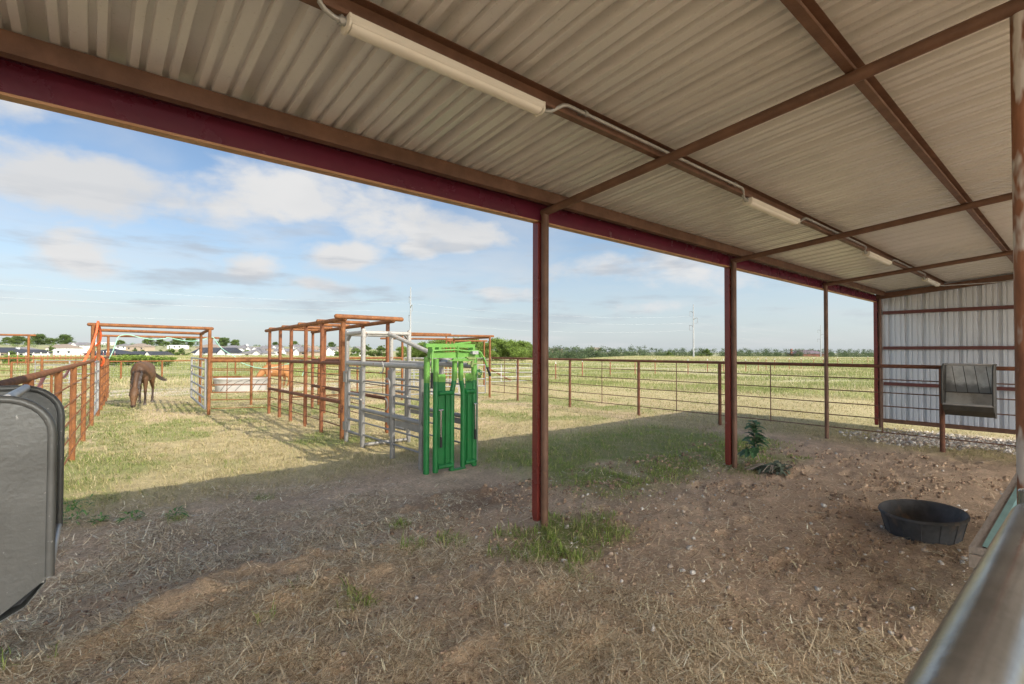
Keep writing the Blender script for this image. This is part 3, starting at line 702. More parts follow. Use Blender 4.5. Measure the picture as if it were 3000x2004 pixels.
portal('rusty double gate frame right of the green headgate, at the end of the long fence',
       [(7.68,14.54,2.08),(10.41,13.42,2.08),(8.55,17.3,2.04),(10.85,16.3,2.04)],
       [((7.22,14.72,2.11),(10.52,13.38,2.11)),((8.3,17.4,2.06),(10.95,16.26,2.06)),((10.41,13.42,2.07),(10.85,16.3,2.05)),((7.68,14.6,2.08),(8.55,17.2,2.06))])
portal('far rusty gate frame seen through the frame right of the green headgate', [(10.05,20.3,2.35),(13.2,20.5,2.38)], [((9.80,20.3,2.40),(13.45,20.5,2.42))])
portal('low far rusty gate frame right behind the green headgate', [(11.8,18.0,2.0),(13.6,17.95,2.02)], [((11.65,18.0,2.03),(13.75,17.95,2.06))])
def brace():
    t = thing('brace_pipe', 'slanting rusty brace pipe leaning behind the long fence on the right', 'pipe', (13.6,18,0))
    m = MB(); m.tube((13.66,18.0,.90),(16.9,19.8,gz1(16.9,19.8)-.02),.036,10); m.build('pipe', RUST, t)
brace()

# ------------------------------------------------------------------ tube gates
def tube_gate(label, p, q, z0=.16, z1=1.33, bars=6, r=.022, mt=GATEG, uprights=3, group=None, latch=False):
    t = thing('tube_gate', label, 'gate', (p[0],p[1],0), group)
    p = Vector((*p,0)); q = Vector((*q,0)); d = (q-p)
    def P(u, z): v = p + d*u; return (v.x, v.y, z)
    m = MB(); m.path([P(0,z0),P(0,z1),P(1,z1),P(1,z0),P(0,z0)], r, 10); m.build('frame', mt, t)
    for k in range(1, bars-1):
        z = z0 + (z1-z0)*k/(bars-1); m = MB(); m.tube(P(0,z),P(1,z), r*.85, 8); m.build('bar', mt, t)
    for k in range(uprights):
        u = (k+1)/(uprights+1); m = MB(); m.bar(P(u,z0),P(u,z1),.05,.012,up=(d.y,-d.x,0)); m.build('brace', mt, t, smooth=False)
    if latch:
        v = p + d*.985; m = MB(); m.tube((v.x,v.y,.95),(v.x,v.y,1.02),.03,8); m.build('latch', CHROME, t)
    return t
tube_gate('narrow grey tube gate closing the left fence between the two tall gate posts', (.02,13.78), (.11,15.42), z0=.18, z1=1.32, bars=6, uprights=1, r=.026)
tube_gate('grey tube gate standing open beside the tall rusty post right of the horse', (2.13,14.10), (2.33,17.9), z0=.16, z1=1.36, bars=6, uprights=3, r=.03, latch=True)
tube_gate('long grey tube gate under the rusty frame behind the green headgate', (7.78,14.62), (10.33,13.56), z0=.16, z1=1.36, bars=6, uprights=2, r=.024)
tube_gate('grey tube gate standing open behind the long fence, left of the tall rusty post', (10.72,16.2), (8.7,17.1), z0=.2, z1=1.3, bars=6, uprights=2, r=.024)
tube_gate('far grey tube gate in front of the trees, right of the tall rusty post', (13.9,18.25), (16.35,17.75), z0=.17, z1=.99, bars=5, uprights=2, r=.02)
tube_gate('pale grey gate far behind the left fence', (-1.9,30.0), (.35,29.7), z0=.1, z1=1.1, bars=6, uprights=1, r=.024)

# ------------------------------------------------------------------ rusty cattle alley
def cattle_alley():
    t = thing('cattle_alley', 'tall rusty pipe cattle alley with crossbars over the top, leading into the grey chute', 'cattle alley', (3.9,11,0))
    A = [8.70,9.76,10.72,11.72,12.58,13.50]; Bx = [(4.36,8.85),(4.44,10.2),(4.50,11.6),(4.52,12.7),(4.62,13.9)]
    ax = 3.42
    for y in A:
        m = MB(); m.tube((ax,y,gz1(ax,y)-.2),(ax,y,2.13),.0375 if y > 8.8 else .043,14); m.build('post', RUST if y < 8.8 else RUSTM, t)
    for x,y in Bx:
        m = MB(); m.tube((x,y,gz1(x,y)-.2),(x,y,2.13),.0375,14); m.build('post', RUSTM, t)
    m = MB(); m.tube((ax,8.62,2.165),(ax,13.85,2.10),.040,14,round_end=True); m.build('top_rail', RUST, t)
    m = MB(); m.tube((4.36,8.62,2.165),(4.63,14.0,2.10),.040,14,round_end=True); m.build('top_rail', RUST, t)
    for i,(y,xb) in enumerate(((8.60,4.36),(9.95,4.44),(11.1,4.48),(12.3,4.52),(13.4,4.6))):
        e = .16 if i == 0 else .02
        m = MB(); m.tube((ax-e,y,2.20-.013*(y-8.6)),(xb+e,y,2.20-.013*(y-8.6)),.043 if i == 0 else .036,14,round_end=True); m.build('crossbar', RUST, t)
    for x0,y0,x1,y1 in ((ax,8.70,ax,13.5),(4.36,8.85,4.62,13.9)):
        m = MB(); m.tube((x0,y0,1.37),(x1,y1,1.335),.036,12); m.build('side_rail', RUSTD, t)
        m = MB(); m.tube((x0,y0,.67),(x1,y1,.63),.036,12,round_end=True); m.build('side_rail', RUSTD, t)
        for z in (1.15,.91,.44,.24):
            m = MB(); m.tube((x0,y0,z),(x1,y1,z-.02),.0095,8); m.build('rod', RUSTD, t)
    m = MB()                                                              # swing gate frame standing inside the far end
    m.path([(4.3,14.6,1.25),(4.3,14.6,.28),(5.9,13.9,.34),(5.9,13.9,1.2)], .03, 10); m.build('inner_gate', RUST, t)
    m = MB()                                                              # chain to the chute
    for k in range(7):
        a = k/6; c = Vector((ax-.05+.02*math.sin(k),8.66-.12*a,.62-.10*math.sin(a*3.1)))
        ring(m, c, .022, .0055, (0,1,0) if k % 2 else (1,0,0))
    m.build('chain', RUSTD, t)
    return t
def ring(m, c, r, w, ax=(0,0,1), n=10, arc=1.0, rot=0.):
    c = Vector(c); ax = Vector(ax).normalized(); a = ax.orthogonal().normalized(); b = ax.cross(a)
    k = int(n*arc); pts = [c + (a*math.cos(rot+2*math.pi*i/n) + b*math.sin(rot+2*math.pi*i/n))*r for i in range(k+1)]
    m.path(pts, w, 6)
RUSTM = mat('mid_rusty_pipe', (.25,.088,.03), (.15,.055,.024), rough=.78, scale=9, c3=(.36,.15,.06), bump=.35, bscale=90, speck=(38,.72,(.56,.4,.26)))
cattle_alley()

# ------------------------------------------------------------------ grey squeeze chute
def squeeze_chute():
    t = thing('squeeze_chute', 'grey pipe cattle chute with overhead frame between the rusty alley and the green headgate', 'cattle chute', (3.8,7,0))
    a, b = 3.40, 4.24
    def post(x,y,z,mt=TUBEG,r=.037):
        m = MB(); m.tube((x,y,gz1(x,y)-.02),(x,y,z),r,14,round_end=False); m.build('post', mt, t)
    P = [(a,8.46,1.92),(a,7.78,1.93),(b,7.78,1.93),(b,8.46,1.92)]
    for x,y,z in P:
        post(x,y,1.36); m = MB(); m.tube((x,y,1.36),(x,y,z),.037,14,round_end=True); m.build('upper_post', TUBEW if y < 8 or x > 4 else TUBEG, t)
    post(a,6.72,1.34); post(b,6.72,1.34); post(a,5.88,1.36); post(b,5.80,1.36)
    for p, q in (((a,8.46,1.89),(a,7.78,1.90)),((b,8.46,1.89),(b,7.78,1.90)),((a,7.78,1.895),(b,7.78,1.895)),((a,8.46,1.885),(b,8.46,1.885))):
        m = MB(); m.tube(p,q,.034,12); m.build('overhead_bar', TUBEW, t)
    for x in (a,b):
        m = MB(); m.tube((x,8.46,1.385),(x,5.78,1.385),.040,14); m.build('top_rail', TUBEW, t)
        m = MB(); m.tube((x,7.78,.63),(x,5.84,.625),.034,12); m.build('middle_rail', TUBEG, t)
        for z in (1.10,.93,.42,.22):
            m = MB(); m.tube((x,7.78,z),(x,5.84,z),.0135,8); m.build('rod', TUBEG, t)
        m = MB(); m.box(x-.012,x+.012,5.90,6.62,.50,.585); m.build('side_plate', TUBEG, t, smooth=False)
        m = MB(); m.box(x-.012,x+.012,6.80,7.70,.52,.585); m.build('side_plate', TUBEG, t, smooth=False)
        m = MB()                                                         # side door between the first two posts
        m.path([(x,8.36,.20),(x,8.36,1.30),(x,7.88,1.30),(x,7.88,.20),(x,8.36,.20)],.026,10)
        for z in (.42,.64,.86,1.08): m.tube((x,8.36,z),(x,7.88,z),.024,10)
        d = m.build('side_door', TUBEG, t)
        m = MB(); m.tube((x-.045,8.18,.80),(x-.045,7.74,.80),.015,10); m.tube((x-.045,8.2,.80),(x-.05,8.22,.66),.012,8); m.build('latch', TUBEW, d)
        m = MB(); m.box(x-.05,x+.0,8.38,8.50,1.05,1.24); m.build('hinge', TUBEG, d, smooth=False); m = MB(); m.box(x-.05,x,8.38,8.50,.22,.36); m.build('hinge', TUBEG, d, smooth=False)
    m = MB(); m.tube(((a+b)/2+.02,7.78,1.895),(b,6.35,1.40),.036,12); m.build('diagonal_brace', TUBEW, t)
    for y in (7.80,):
        m = MB(); m.tube((a,y,.045),(b,y,.045),.03,10); m.build('floor_bar', TUBEG, t)
    for (x,y,z,s,rt) in ((a-.045,7.02,1.345,1,2.0),(a-.05,6.80,1.10,1,.6),(a-.05,6.86,.80,1,1.6)):       # white hooks
        m = MB(); c = Vector((x,y,z))
        pts = [c + Vector((0, .075*math.cos(rt+k*.42), .085*math.sin(rt+k*.42))) for k in range(9)]
        m.path(pts,[.012]*8+[.006],8,round_end=True); m.build('hook', TUBEW, t)
    for p, q in (((a,8.44,1.76),(a,8.30,1.88)),((a,7.80,1.77),(a+.10,7.78,1.88)),((b,7.80,1.77),(b-.10,7.78,1.88))):
        m = MB(); m.bar(p,q,.05,.012); m.build('gusset', TUBEG, t, smooth=False)
squeeze_chute()

# ------------------------------------------------------------------ green headgate
def headgate():
    Y = 5.58
    t = thing('headgate', 'bright green steel cattle headgate at the near end of the grey chute', 'headgate', (3.7,Y,0))
    g = -.02
    def tb(pts, r, name, mt=GREEN, par=t, n=14): m = MB(); m.path(pts, r, n); return m.build(name, mt, par)
    # outer frame, its top a bleached green with the sunlight painted in
    tb([(3.335,Y+.06,g),(3.335,Y+.06,1.18)],.040,'frame_post'); tb([(3.335,Y+.06,1.18),(3.335,Y+.06,1.52)],.040,'frame_post_top',LIME)
    tb([(4.10,Y+.05,g),(4.10,Y+.05,1.18)],.034,'frame_post'); tb([(4.10,Y+.05,1.18),(4.10,Y+.05,1.50)],.034,'frame_post_top',LIME)
    m = MB(); m.box(3.325,4.165,Y-.035,Y+.035,1.505,1.585); m.build('crossbeam', LIME, t, smooth=False)
    m = MB(); m.box(3.31,4.10,Y+.045,Y+.105,1.645,1.695); m.build('top_bar', LIME, t, smooth=False)
    m = MB(); m.bar((3.70,Y+.11,1.68),(4.08,Y+.14,1.725),.05,.02); m.build('top_lever', LIME, t, smooth=False)
    for x in (3.38,3.48,4.03): 
        m = MB(); m.box(x-.02,x+.02,Y-.03,Y+.08,1.583,1.648); m.build('spacer', LIME, t, smooth=False)
    tb([(3.355,Y-.05,1.60),(3.70,Y-.055,1.615)],.014,'control_rod',LIME)
    tb([(3.70,Y-.055,1.615),(3.92,Y-.05,1.595),(4.06,Y-.05,1.605)],.012,'control_rod',LIME)
    # control levers with black grips
    l = tb([(3.36,Y-.05,1.60),(3.325,Y-.10,1.585),(3.300,Y-.13,1.50),(3.285,Y-.15,1.30)],.013,'lever',LIME)
    tb([(3.285,Y-.15,1.32),(3.275,Y-.16,1.12)],.017,'grip',BLACK,l)
    l = tb([(4.06,Y-.05,1.605),(4.12,Y-.06,1.58),(4.17,Y-.07,1.50),(4.225,Y-.08,1.37)],.013,'lever',LIME)
    tb([(4.222,Y-.08,1.375),(4.268,Y-.09,1.25)],.017,'grip',BLACK,l)
    # latch work under the beam
    m = MB(); m.box(3.60,3.98,Y-.085,Y-.037,1.462,1.474); m.box(3.66,3.90,Y-.075,Y-.04,1.476,1.50); m.build('latch_plate', LIME, t, smooth=False)
    m = MB(); m.box(3.50,3.60,Y-.02,Y+.03,1.455,1.475); m.build('pivot_plate', mat('dark_blue_steel',(.03,.06,.10),rough=.5), t, smooth=False)
    m = MB(); m.box(3.955,4.055,Y-.10,Y-.04,1.555,1.60); m.build('latch_cap', GALV, t, smooth=False)
    m = MB(); m.box(3.875,4.03,Y-.075,Y-.036,1.485,1.52); m.tube((3.96,Y-.07,1.38),(3.98,Y-.07,1.48),.022,10); m.box(3.90,4.05,Y-.07,Y-.045,1.415,1.435); m.build('latch', mat('worn_green_steel',(.22,.30,.10),(.16,.22,.07),rough=.6,scale=20), t, smooth=False)
    m = MB(); m.tube((3.745,Y-.05,1.46),(3.745,Y-.05,1.66),.009,8); m.box(3.73,3.76,Y-.065,Y-.03,1.60,1.64); m.build('pin', LIME, t)
    m = MB()
    for k in range(9):
        a = k/8*5.2; ring(m, (4.09+.035*math.cos(a), Y-.06-.01*(k%2), 1.285+.045*math.sin(a)), .017, .005, (0,1,.3) if k%2 else (1,.2,0))
    m.build('chain', GREEN, t)
    # two swinging halves
    for s in (0, 1):
        if s == 0: xo, xi, xit = 3.425, 3.675, 3.715
        else: xo, xi, xit = 4.035, 3.855, 3.815
        zb = .015 if s == 0 else .03; yy = Y-.02
        h = t
        tb([(xo,yy,zb),(xo,yy,1.20)],.037,'outer_tube',GREEN,h); tb([(xo,yy,1.20),(xo,yy,1.495)],.037,'outer_tube_top',LIME,h)
        tb([(xi,yy,zb),(xi,yy,1.02),(xi+(xit-xi)*.15,yy,1.08),(xi+(xit-xi)*.85,yy,1.20)],.034,'inner_tube',GREEN,h)
        tb([(xi+(xit-xi)*.85,yy,1.20),(xit,yy,1.26),(xit,yy,1.465)],.034,'inner_tube_top',LIME,h)
        for z in (.085,1.045): 
            tb([(min(xo,xi)+.02,yy-.03,z),(max(xo,xi)-.01,yy-.03,z)],.030,'cross_tube',GREEN,h)
            m = MB(); xm = (xo+xi)/2-.01; m.tube((xm,yy-.03,z),(xm+.012,yy-.03,z),.0315,14); m.build('weld_band', mat('dark_green_seam',(.02,.13,.035),rough=.6), h)
        a, b = min(xo,xi)+.025, max(xo,xi)-.02
        m = MB(); m.box(a,b,yy-.004,yy+.004,.06,1.02); m.build('panel', GREEN, h, smooth=False)
        xa, xb = (3.455,3.565) if s == 0 else (3.885,4.005)
        m = MB(); pr = [(xa,1.00),(xb,1.00),(xb,1.27),(xb-.012,1.29),(xa+.012,1.29),(xa,1.27)]
        m.prism([(u,v) for u,v in pr], lambda u,v,k: (u, yy-.014+k*.008, v)); m.build('neck_plate', GREEN, h, smooth=False)
        m = MB(); pr = [(xa,1.19),(xb,1.19),(xb,1.272),(xb-.012,1.292),(xa+.012,1.292),(xa,1.272)]
        m.prism(pr, lambda u,v,k: (u, yy-.0165+k*.003, v)); m.build('sunlit_plate_top', LIME, h, smooth=False)
        xr = 3.575 if s == 0 else 3.925
        m = MB(); m.box(xr-.012,xr+.012,yy-.03,yy-.004,.10,1.03); m.build('rib', GREEN, h, smooth=False)
        xg = 3.465 if s == 0 else 4.015; zt = .82 if s == 0 else .865
        m = MB(); m.tube((xg,yy-.065,zt),(xg+.004,yy-.065,zt-.36),.013,10); m.tube((xg-.035 if s == 0 else xg-.02,yy-.06,zt+.008),(xg+.035 if s == 0 else xg+.02,yy-.06,zt+.008),.012,10); m.tube((xg,yy-.02,zt),(xg,yy-.07,zt),.010,8)
        q = m.build('handle', CHROME, h)
        m = MB(); m.tube((xg+.003,yy-.065,zt-.34),(xg+.005,yy-.065,zt-.475),.0165,10); m.build('grip', BLACK, q)
        if s == 1:                                                       # hand-written letters
            yw = yy-.0185; m = MB(); X0, Z0 = 3.912, 1.155
            w = [(0,.068),(.006,.008),(.020,.052),(.030,.004),(.040,.062)]; c = [(.078,.062),(.066,.066),(.054,.050),(.052,.024),(.060,.010),(.072,.006),(.083,.010)]
            for st in (w, c): m.path([(X0+u*.98, yw, Z0+v) for u,v in st], .0022, 6)
            m.build('marker_lettering', INK, h)
    m = MB(); m.box(3.66,3.90,Y-.03,Y+.03,-.005,.018); m.build('sill_bar', GREEN, t, smooth=False)
headgate()

# ------------------------------------------------------------------ hay feeders hung on the fences
def hay_feeder(label, base, fx, y0, y1, depth, MT, ztop=1.44, chalk=False, grille=True):
    """hung on a fence running along Y ; fx = fence side x, depth signed towards the pen"""
    t = thing('hay_feeder', label, 'hay feeder', (base[0], base[1], 0), 'galvanized hay feeders hung on the fences')
    D = depth; s = 1 if D > 0 else -1; a = abs(D); zf, zl, zb = .81, .80, .615
    def X(u): return fx + s*u
    arc = [(a-.13+.13*math.sin(q), ztop-.13+.13*math.cos(q)) for q in np.linspace(0, math.pi/2, 8)]
    prof = [(0,ztop)] + arc + [(a, zf), (a-.035, zf-.03), (a-.24, zb), (0, zb)]
    for i, y in enumerate((y0, y1)):
        d = .006
        m = MB(); m.prism(prof, lambda u,v,k: (X(u), y-d/2+d*k, v)); p = m.build('end_panel', MT, t, smooth=False)
        m = MB(); m.path([(X(0),y,ztop-.004)]+[(X(u),y,v-.004) for u,v in arc]+[(X(a),y,zf)], .0135, 10); m.build('rolled_edge', MT, p)
        if chalk and i == 0:
            m = MB(); pts = [(X(a-.262+.020*math.cos(q)), y-.0062, ztop-.125+.042*math.sin(q)) for q in np.linspace(1.9, 4.9, 12)]
            m.path(pts, .0032, 5); m.tube((X(a-.255),y-.0062,ztop-.166),(X(a-.225),y-.0062,ztop-.160),.0025,5)
            m.build('chalk_mark', mat('chalk',(.55,.62,.60),(.42,.48,.46),rough=.95,scale=60), p)
    # trough: front lip, slanted front, floor, sloping back
    m = MB(); e = .0035
    tr = [(a-.012,zl),(a-.012,zl-.012),(a-.06,zb+.105),(a-.245,zb+.01),(.02,zb+.012)]
    for (u0,v0),(u1,v1) in zip(tr, tr[1:]): m.bar((X((u0+u1)/2),y0,(v0+v1)/2),(X((u0+u1)/2),y1,(v0+v1)/2),math.dist((u0,v0),(u1,v1)),.004,up=(s*-(v1-v0),0,(u1-u0)))
    m.build('trough', MT, t, smooth=False)
    m = MB(); m.add([(X(.03),y0,ztop-.02),(X(.03),y1,ztop-.02),(X(.05),y1,.98),(X(.05),y0,.98),(X(a-.20),y1,.70),(X(a-.20),y0,.70)],[(0,1,2,3),(3,2,4,5)]); m.build('back_sheet', GALVS, t, smooth=False)
    m = MB(); m.add([(X(a-.20),y0,.701),(X(a-.20),y1,.701),(X(a-.07),y1,.735),(X(a-.07),y0,.735),(X(a-.022),y1,.79),(X(a-.022),y0,.79)],[(0,1,2,3),(3,2,4,5)]); m.build('trough_liner', GALVS, t, smooth=False)
    m = MB(); m.tube((X(a-.02),y0,zl),(X(a-.02),y1,zl),.011,10); m.build('front_lip', GALV, t)
    m = MB(); m.tube((X(a-.115),y0,ztop-.004),(X(a-.115),y1,ztop-.004),.016,10); m.build('top_tube', GALV, t)
    m = MB(); m.tube((X(a-.004),y0,zf+.006),(X(a-.004),y1,zf+.006),.014,10); m.build('bottom_tube', GALV, t)
    if grille:
        m = MB(); m.tube((X(.20),y0,.99),(X(.20),y1,.99),.007,8); m.build('grille_rail', MT, t)
        for k in range(4):
            y = y1 + (y0-y1)*(.16+.225*k); yb = y - .055
            m = MB(); m.tube((X(.17),y,ztop-.03),(X(.20),yb,.99),.004,8); m.build('grille_bar', BLACK, t)
    for y in (y0+.01, y1-.01):
        m = MB(); m.path([(X(.03),y,ztop-.03),(X(.0),y,ztop+.004),(X(-.04),y,ztop+.0),(X(-.06),y,ztop-.05)],.008,8); m.build('hook', MT, t)
    return t
hay_feeder('grey metal hay feeder at the far left edge, close to the camera', (-.3,2.7), lx(2.7)+.02, 2.37, 3.0,   .434, GALVD, chalk=True, ztop=1.436)
hay_feeder('smaller-looking galvanized hay feeder on the pipe fence before the white end wall', (10.3,1.2), FX-.04, .945, 1.515, -.36, GALVF, ztop=1.425)

# ------------------------------------------------------------------ rubber tub and long feed trough
def tub():
    t = thing('feed_tub', 'black oval rubber feed tub on the bare dirt', 'tub', (5.66,1.0,0))
    cx, cy = 5.67, 1.0; z0 = gz1(cx,cy)-.012; A, B, H = .375, .30, .215; n = 40
    prof = [(0.0,.02,),(.74,.018),(.80,.03),(.955,H-.012),(.985,H),(1.02,H+.004),(1.045,H-.004),(1.045,H-.022),(1.0,H-.026),(.865,.012),(.84,0),(0,0)]
    vs = []; rr = []
    for s, z in prof:
        for k in range(n):
            a = 2*math.pi*k/n; w = 1 if z > .03 else 1
            vs.append((cx+A*s*math.cos(a), cy+B*s*math.sin(a), z0+z+ .012*(math.cos(a)*.3-math.sin(a)*.7)*(z/H)))
    fs = [(i*n+k, i*n+(k+1)%n, (i+1)*n+(k+1)%n, (i+1)*n+k) for i in range(len(prof)-1) for k in range(n)]
    m = MB(); m.add(vs, fs); m.build('tub_body', RUBBER, t, angle=50)
    for k in range(14):
        a = 2*math.pi*(k+.4)/14; c, s = math.cos(a), math.sin(a)
        m = MB(); m.tube((cx+A*.868*c,cy+B*.868*s,z0+.012),(cx+A*1.0*c,cy+B*1.0*s,z0+H-.03),.0045,5); m.build('mould_rib', RUBBER, t)
tub()
def trough():
    t = thing('feed_trough', 'long feed trough of weathered boards with a teal liner at the right edge', 'feed trough', (5.1,.3,0))
    x0, x1, y0, y1, z = 3.78, 6.42, -.10, .465, .505
    for ya, yb in ((y1-.055,y1),(y0,y0+.055)):
        m = MB(); m.box(x0,x1,ya,yb,z-.03,z); m.build('rim_board', WOODG, t, smooth=False)
    for xa, xb in ((x0,x0+.06),(x1-.06,x1)):
        m = MB(); m.box(xa+.002,xb-.002,y0+.0555,y1-.0555,z-.032,z-.002); m.build('rim_board', WOODG, t, smooth=False)
    m = MB(); m.box(x0-.02,x0+.004,y0+.002,y1-.002,z-.105,z-.034); m.build('end_board', WOODG, t, smooth=False); m = MB(); m.box(x1-.004,x1+.02,y0+.002,y1-.002,z-.105,z-.034); m.build('end_board', WOODG, t, smooth=False)
    ys = [y1-.05, y1-.085, y1-.20, y0+.20, y0+.085, y0+.05]; zs = [z+.008, z+.004, z-.25, z-.25, z+.004, z+.008]
    m = MB(); vs = []
    for x in (x0+.05, x1-.05): vs += [(x,yy,zz) for yy, zz in zip(ys, zs)]
    n = 6; m.add(vs, [(i,i+1,n+i+1,n+i) for i in range(n-1)]); m.add([(x0+.05,ys[1],zs[1]),(x0+.05,ys[2],zs[2]),(x0+.05,ys[3],zs[3]),(x0+.05,ys[4],zs[4])],[(0,1,2,3)])
    m.build('liner', TEAL, t, smooth=False)
    for x in (x0+.06, (x0+x1)/2, x1-.06):
        for y in (y0+.045, y1-.045):
            m = MB(); m.tube((x,y,-.02),(x,y,z-.031),.032,12); m.build('leg', GALVD, t)
        m = MB(); m.tube((x,y0+.05,.22),(x,y1-.05,.22),.02,10); m.build('leg_brace', GALVD, t)
trough()
def near_gate():
    t = thing('tube_gate', 'galvanized tube gate whose thick top rail crosses the lower right corner, out of focus', 'gate', (-.2,.04,0))
    NA, NB = Vector(GA_), Vector(GB_); dd = (NB-NA); x1, y = NB.x, NB.y; x0 = -1.4; yA = NA.y-(NA.x-x0)*dd.y/dd.x; zA = NA.z-(NA.x-x0)*dd.z/dd.x; zt = NB.z
    m = MB(); m.path([(x0,yA,.2),(x0,yA,zA),(x1-.035,y,zt)], .051, 20); m.build('top_rail', GALVN, t)
    m = MB(); m.path([(x1,y,.2),(x1,y,zt+.07)], .036, 18, caps=False); m.path([(x1,y,.2),(x1,y,zt+.07)], .031, 18, caps=False)
    n = 18; vs = []
    for r_, z_ in ((.031,zt+.07),(.0335,zt+.073),(.036,zt+.07)): vs += [(x1+r_*math.cos(2*math.pi*k/n), y+r_*math.sin(2*math.pi*k/n), z_) for k in range(n)]
    m.add(vs, [(i*n+k, i*n+(k+1)%n, (i+1)*n+(k+1)%n, (i+1)*n+k) for i in range(2) for k in range(n)])
    m.build('end_upright', GALVN, t)
    for z in (.99,.78,.58,.38,.2):
        m = MB(); m.tube((x0,yA,z),(x1,y,z),.024,10); m.build('bar', GALVN, t)
GA_, GB_ = (.7457,.0976,1.2038), (1.9035,.0989,1.1615)
GALVN = mat('bright_galvanized', (.44,.45,.46), (.25,.255,.26), rough=.2, metal=.7, scale=6, bump=.05, bscale=120, speck=(30,.7,(.24,.24,.24)))
near_gate()

# ------------------------------------------------------------------ stock tank and rusty box
def stock_tank():
    t = thing('stock_tank', 'long pale oval stock tank standing in the grass behind the rusty cross fences', 'water tank', (4.5,21.8,0))
    c = Vector((4.5,21.75)); d = Vector((1,.03)).normalized(); L, W, H = 1.92, .8, .50; n = 48
    def shape(a, s, z):
        ca, sa = math.cos(a), math.sin(a); e = .55
        u = math.copysign(abs(ca)**.45, ca)*L/2*s; v = math.copysign(abs(sa)**.7, sa)*W/2*s
        return (c.x+d.x*u-d.y*v, c.y+d.y*u+d.x*v, z)
    z0 = gz1(4.5,21.75); prof = [(.0,.04),(.90,.04),(.985,H),(1.0,H+.018),(1.025,H+.008),(1.02,H-.02),(.99,H-.03),(.96,.28),(.92,0),(0,0)]
    vs = [shape(2*math.pi*k/n, s, z0+z) for s, z in prof for k in range(n)]
    m = MB(); m.add(vs, [(i*n+k, i*n+(k+1)%n, (i+1)*n+(k+1)%n, (i+1)*n+k) for i in range(len(prof)-1) for k in range(n)])
    m.build('tank_body', PALET, t, angle=60)
    m = MB()
    for u0, u1 in ((-.80,-.42),(-.62,-.05),(-.30,.25),(.52,.86),(.30,.55)):
        p = [(c.x+u0+(u1-u0)*q, c.y-W/2*(.965+.03*q)-.004, z0+.05+(H-.12)*math.sin(q*1.57)) for q in np.linspace(0,1,9)]
        m.path(p, .008, 5)
    m.build('dark_seam', BLACK, t)
stock_tank()
def rusty_box():
    t = thing('feed_box', 'small rusty open metal box on the ground behind the pale stock tank', 'box', (4.4,25.2,0))
    x0,x1,y0,y1 = 4.15,5.15,24.9,25.6; z0 = gz1(4.5,25.2)
    for a in ((x0,x1,y0,y0+.02,.10,.42),(x0,x1,y1-.02,y1,.10,.42),(x0,x0+.02,y0+.021,y1-.021,.10,.418),(x1-.02,x1,y0+.021,y1-.021,.10,.418),(x0+.021,x1-.021,y0+.021,y1-.021,.101,.12)):
        m = MB(); m.box(*a[:4], z0+a[4], z0+a[5]); m.build('side' if a[4] == .10 else 'floor', RUST, t, smooth=False)
    for x in (x0+.04,x1-.04):
        for y in (y0+.04,y1-.04):
            m = MB(); m.box(x-.02,x+.02,y-.02,y+.02,z0-.02,z0+.1); m.build('leg', RUST, t, smooth=False)
rusty_box()

# ------------------------------------------------------------------ hoses
def hose(name, label, pts, r, mt, sub=6):
    P = [Vector(p) for p in pts]; out = []
    for i in range(len(P)-1):                                             # Catmull-Rom
        a = P[max(i-1,0)]; b = P[i]; c = P[i+1]; d = P[min(i+2,len(P)-1)]
        for k in range(sub):
            u = k/sub; out.append(.5*((2*b)+(c-a)*u+(2*a-5*b+4*c-d)*u*u+(3*b-a-3*c+d)*u**3))
    out.append(P[-1]); m = MB(); m.path(out, r, 8); o = m.build(name, mt); tag(o, label, 'hose'); return o
hose('orange_hose', 'orange hose looped over the left post of the tall gate frame',
     [(-.16,13.25,1.28),(-.10,13.35,1.42),(-.02,13.50,1.65),(.055,13.52,1.95),(.075,13.56,2.15),(.085,13.66,2.19),(.10,13.75,2.12),(.13,13.8,1.95),(.12,13.9,1.78),(.06,14.0,1.68)], .021, ORANGE)
hose('orange_hose', 'orange hose coil hung on the short fence end beyond the grey gate',
     [(.055,15.7,1.20),(.04,15.66,1.33),(.06,15.6,1.42),(.15,15.6,1.43),(.21,15.62,1.36),(.20,15.66,1.27),(.17,15.7,1.2)], .026, ORANGE)
hose('pink_hose', 'faded pink hose drooping along the back of the left fence rail',
     [(lx(4.6)-.10,4.6,1.20),(lx(5.0)-.06,5.0,1.27),(lx(5.5)-.07,5.5,1.33),(lx(6.0)-.06,6.0,1.19),(lx(6.5)-.07,6.5,1.15),(lx(7.0)-.05,7.0,1.30),(lx(7.5)-.08,7.5,1.36),(lx(8.3)-.07,8.3,1.27),(lx(9.1)-.07,9.1,1.22),(lx(9.8)-.06,9.8,1.33),(lx(11)-.08,11,1.33),(lx(12.5)-.08,12.5,1.30)], .017, PINKH)
hose('mint_hose', 'mint green hose hanging in loops from the gate frame behind the bay horse',
     [(.42,21.1,1.30),(.52,21.1,1.55),(.60,21.15,1.85),(.66,21.2,2.03),(.80,21.24,2.10),(.98,21.27,2.10),(1.25,21.25,2.02),(1.6,21.3,1.96),(1.95,21.35,2.0),(2.05,21.40,2.04),(2.3,21.4,1.98),(2.7,21.45,1.92),(3.05,21.5,1.96),(3.30,21.6,2.05),(3.48,21.68,2.08),(3.55,21.60,1.98),(3.75,21.4,1.65),(4.05,21.0,1.38),(4.2,20.9,1.28)], .013, MINT)
hose('mint_hose', 'mint green hose sagging between the rusty posts in front of the brown cow',
     [(3.15,16.08,1.33),(3.4,15.9,1.18),(3.75,15.7,1.07),(4.1,15.5,1.10),(4.5,15.2,1.25),(4.75,15.0,1.33),(4.78,14.97,1.2),(4.72,14.95,1.0),(4.66,14.9,.85)], .010, MINT)

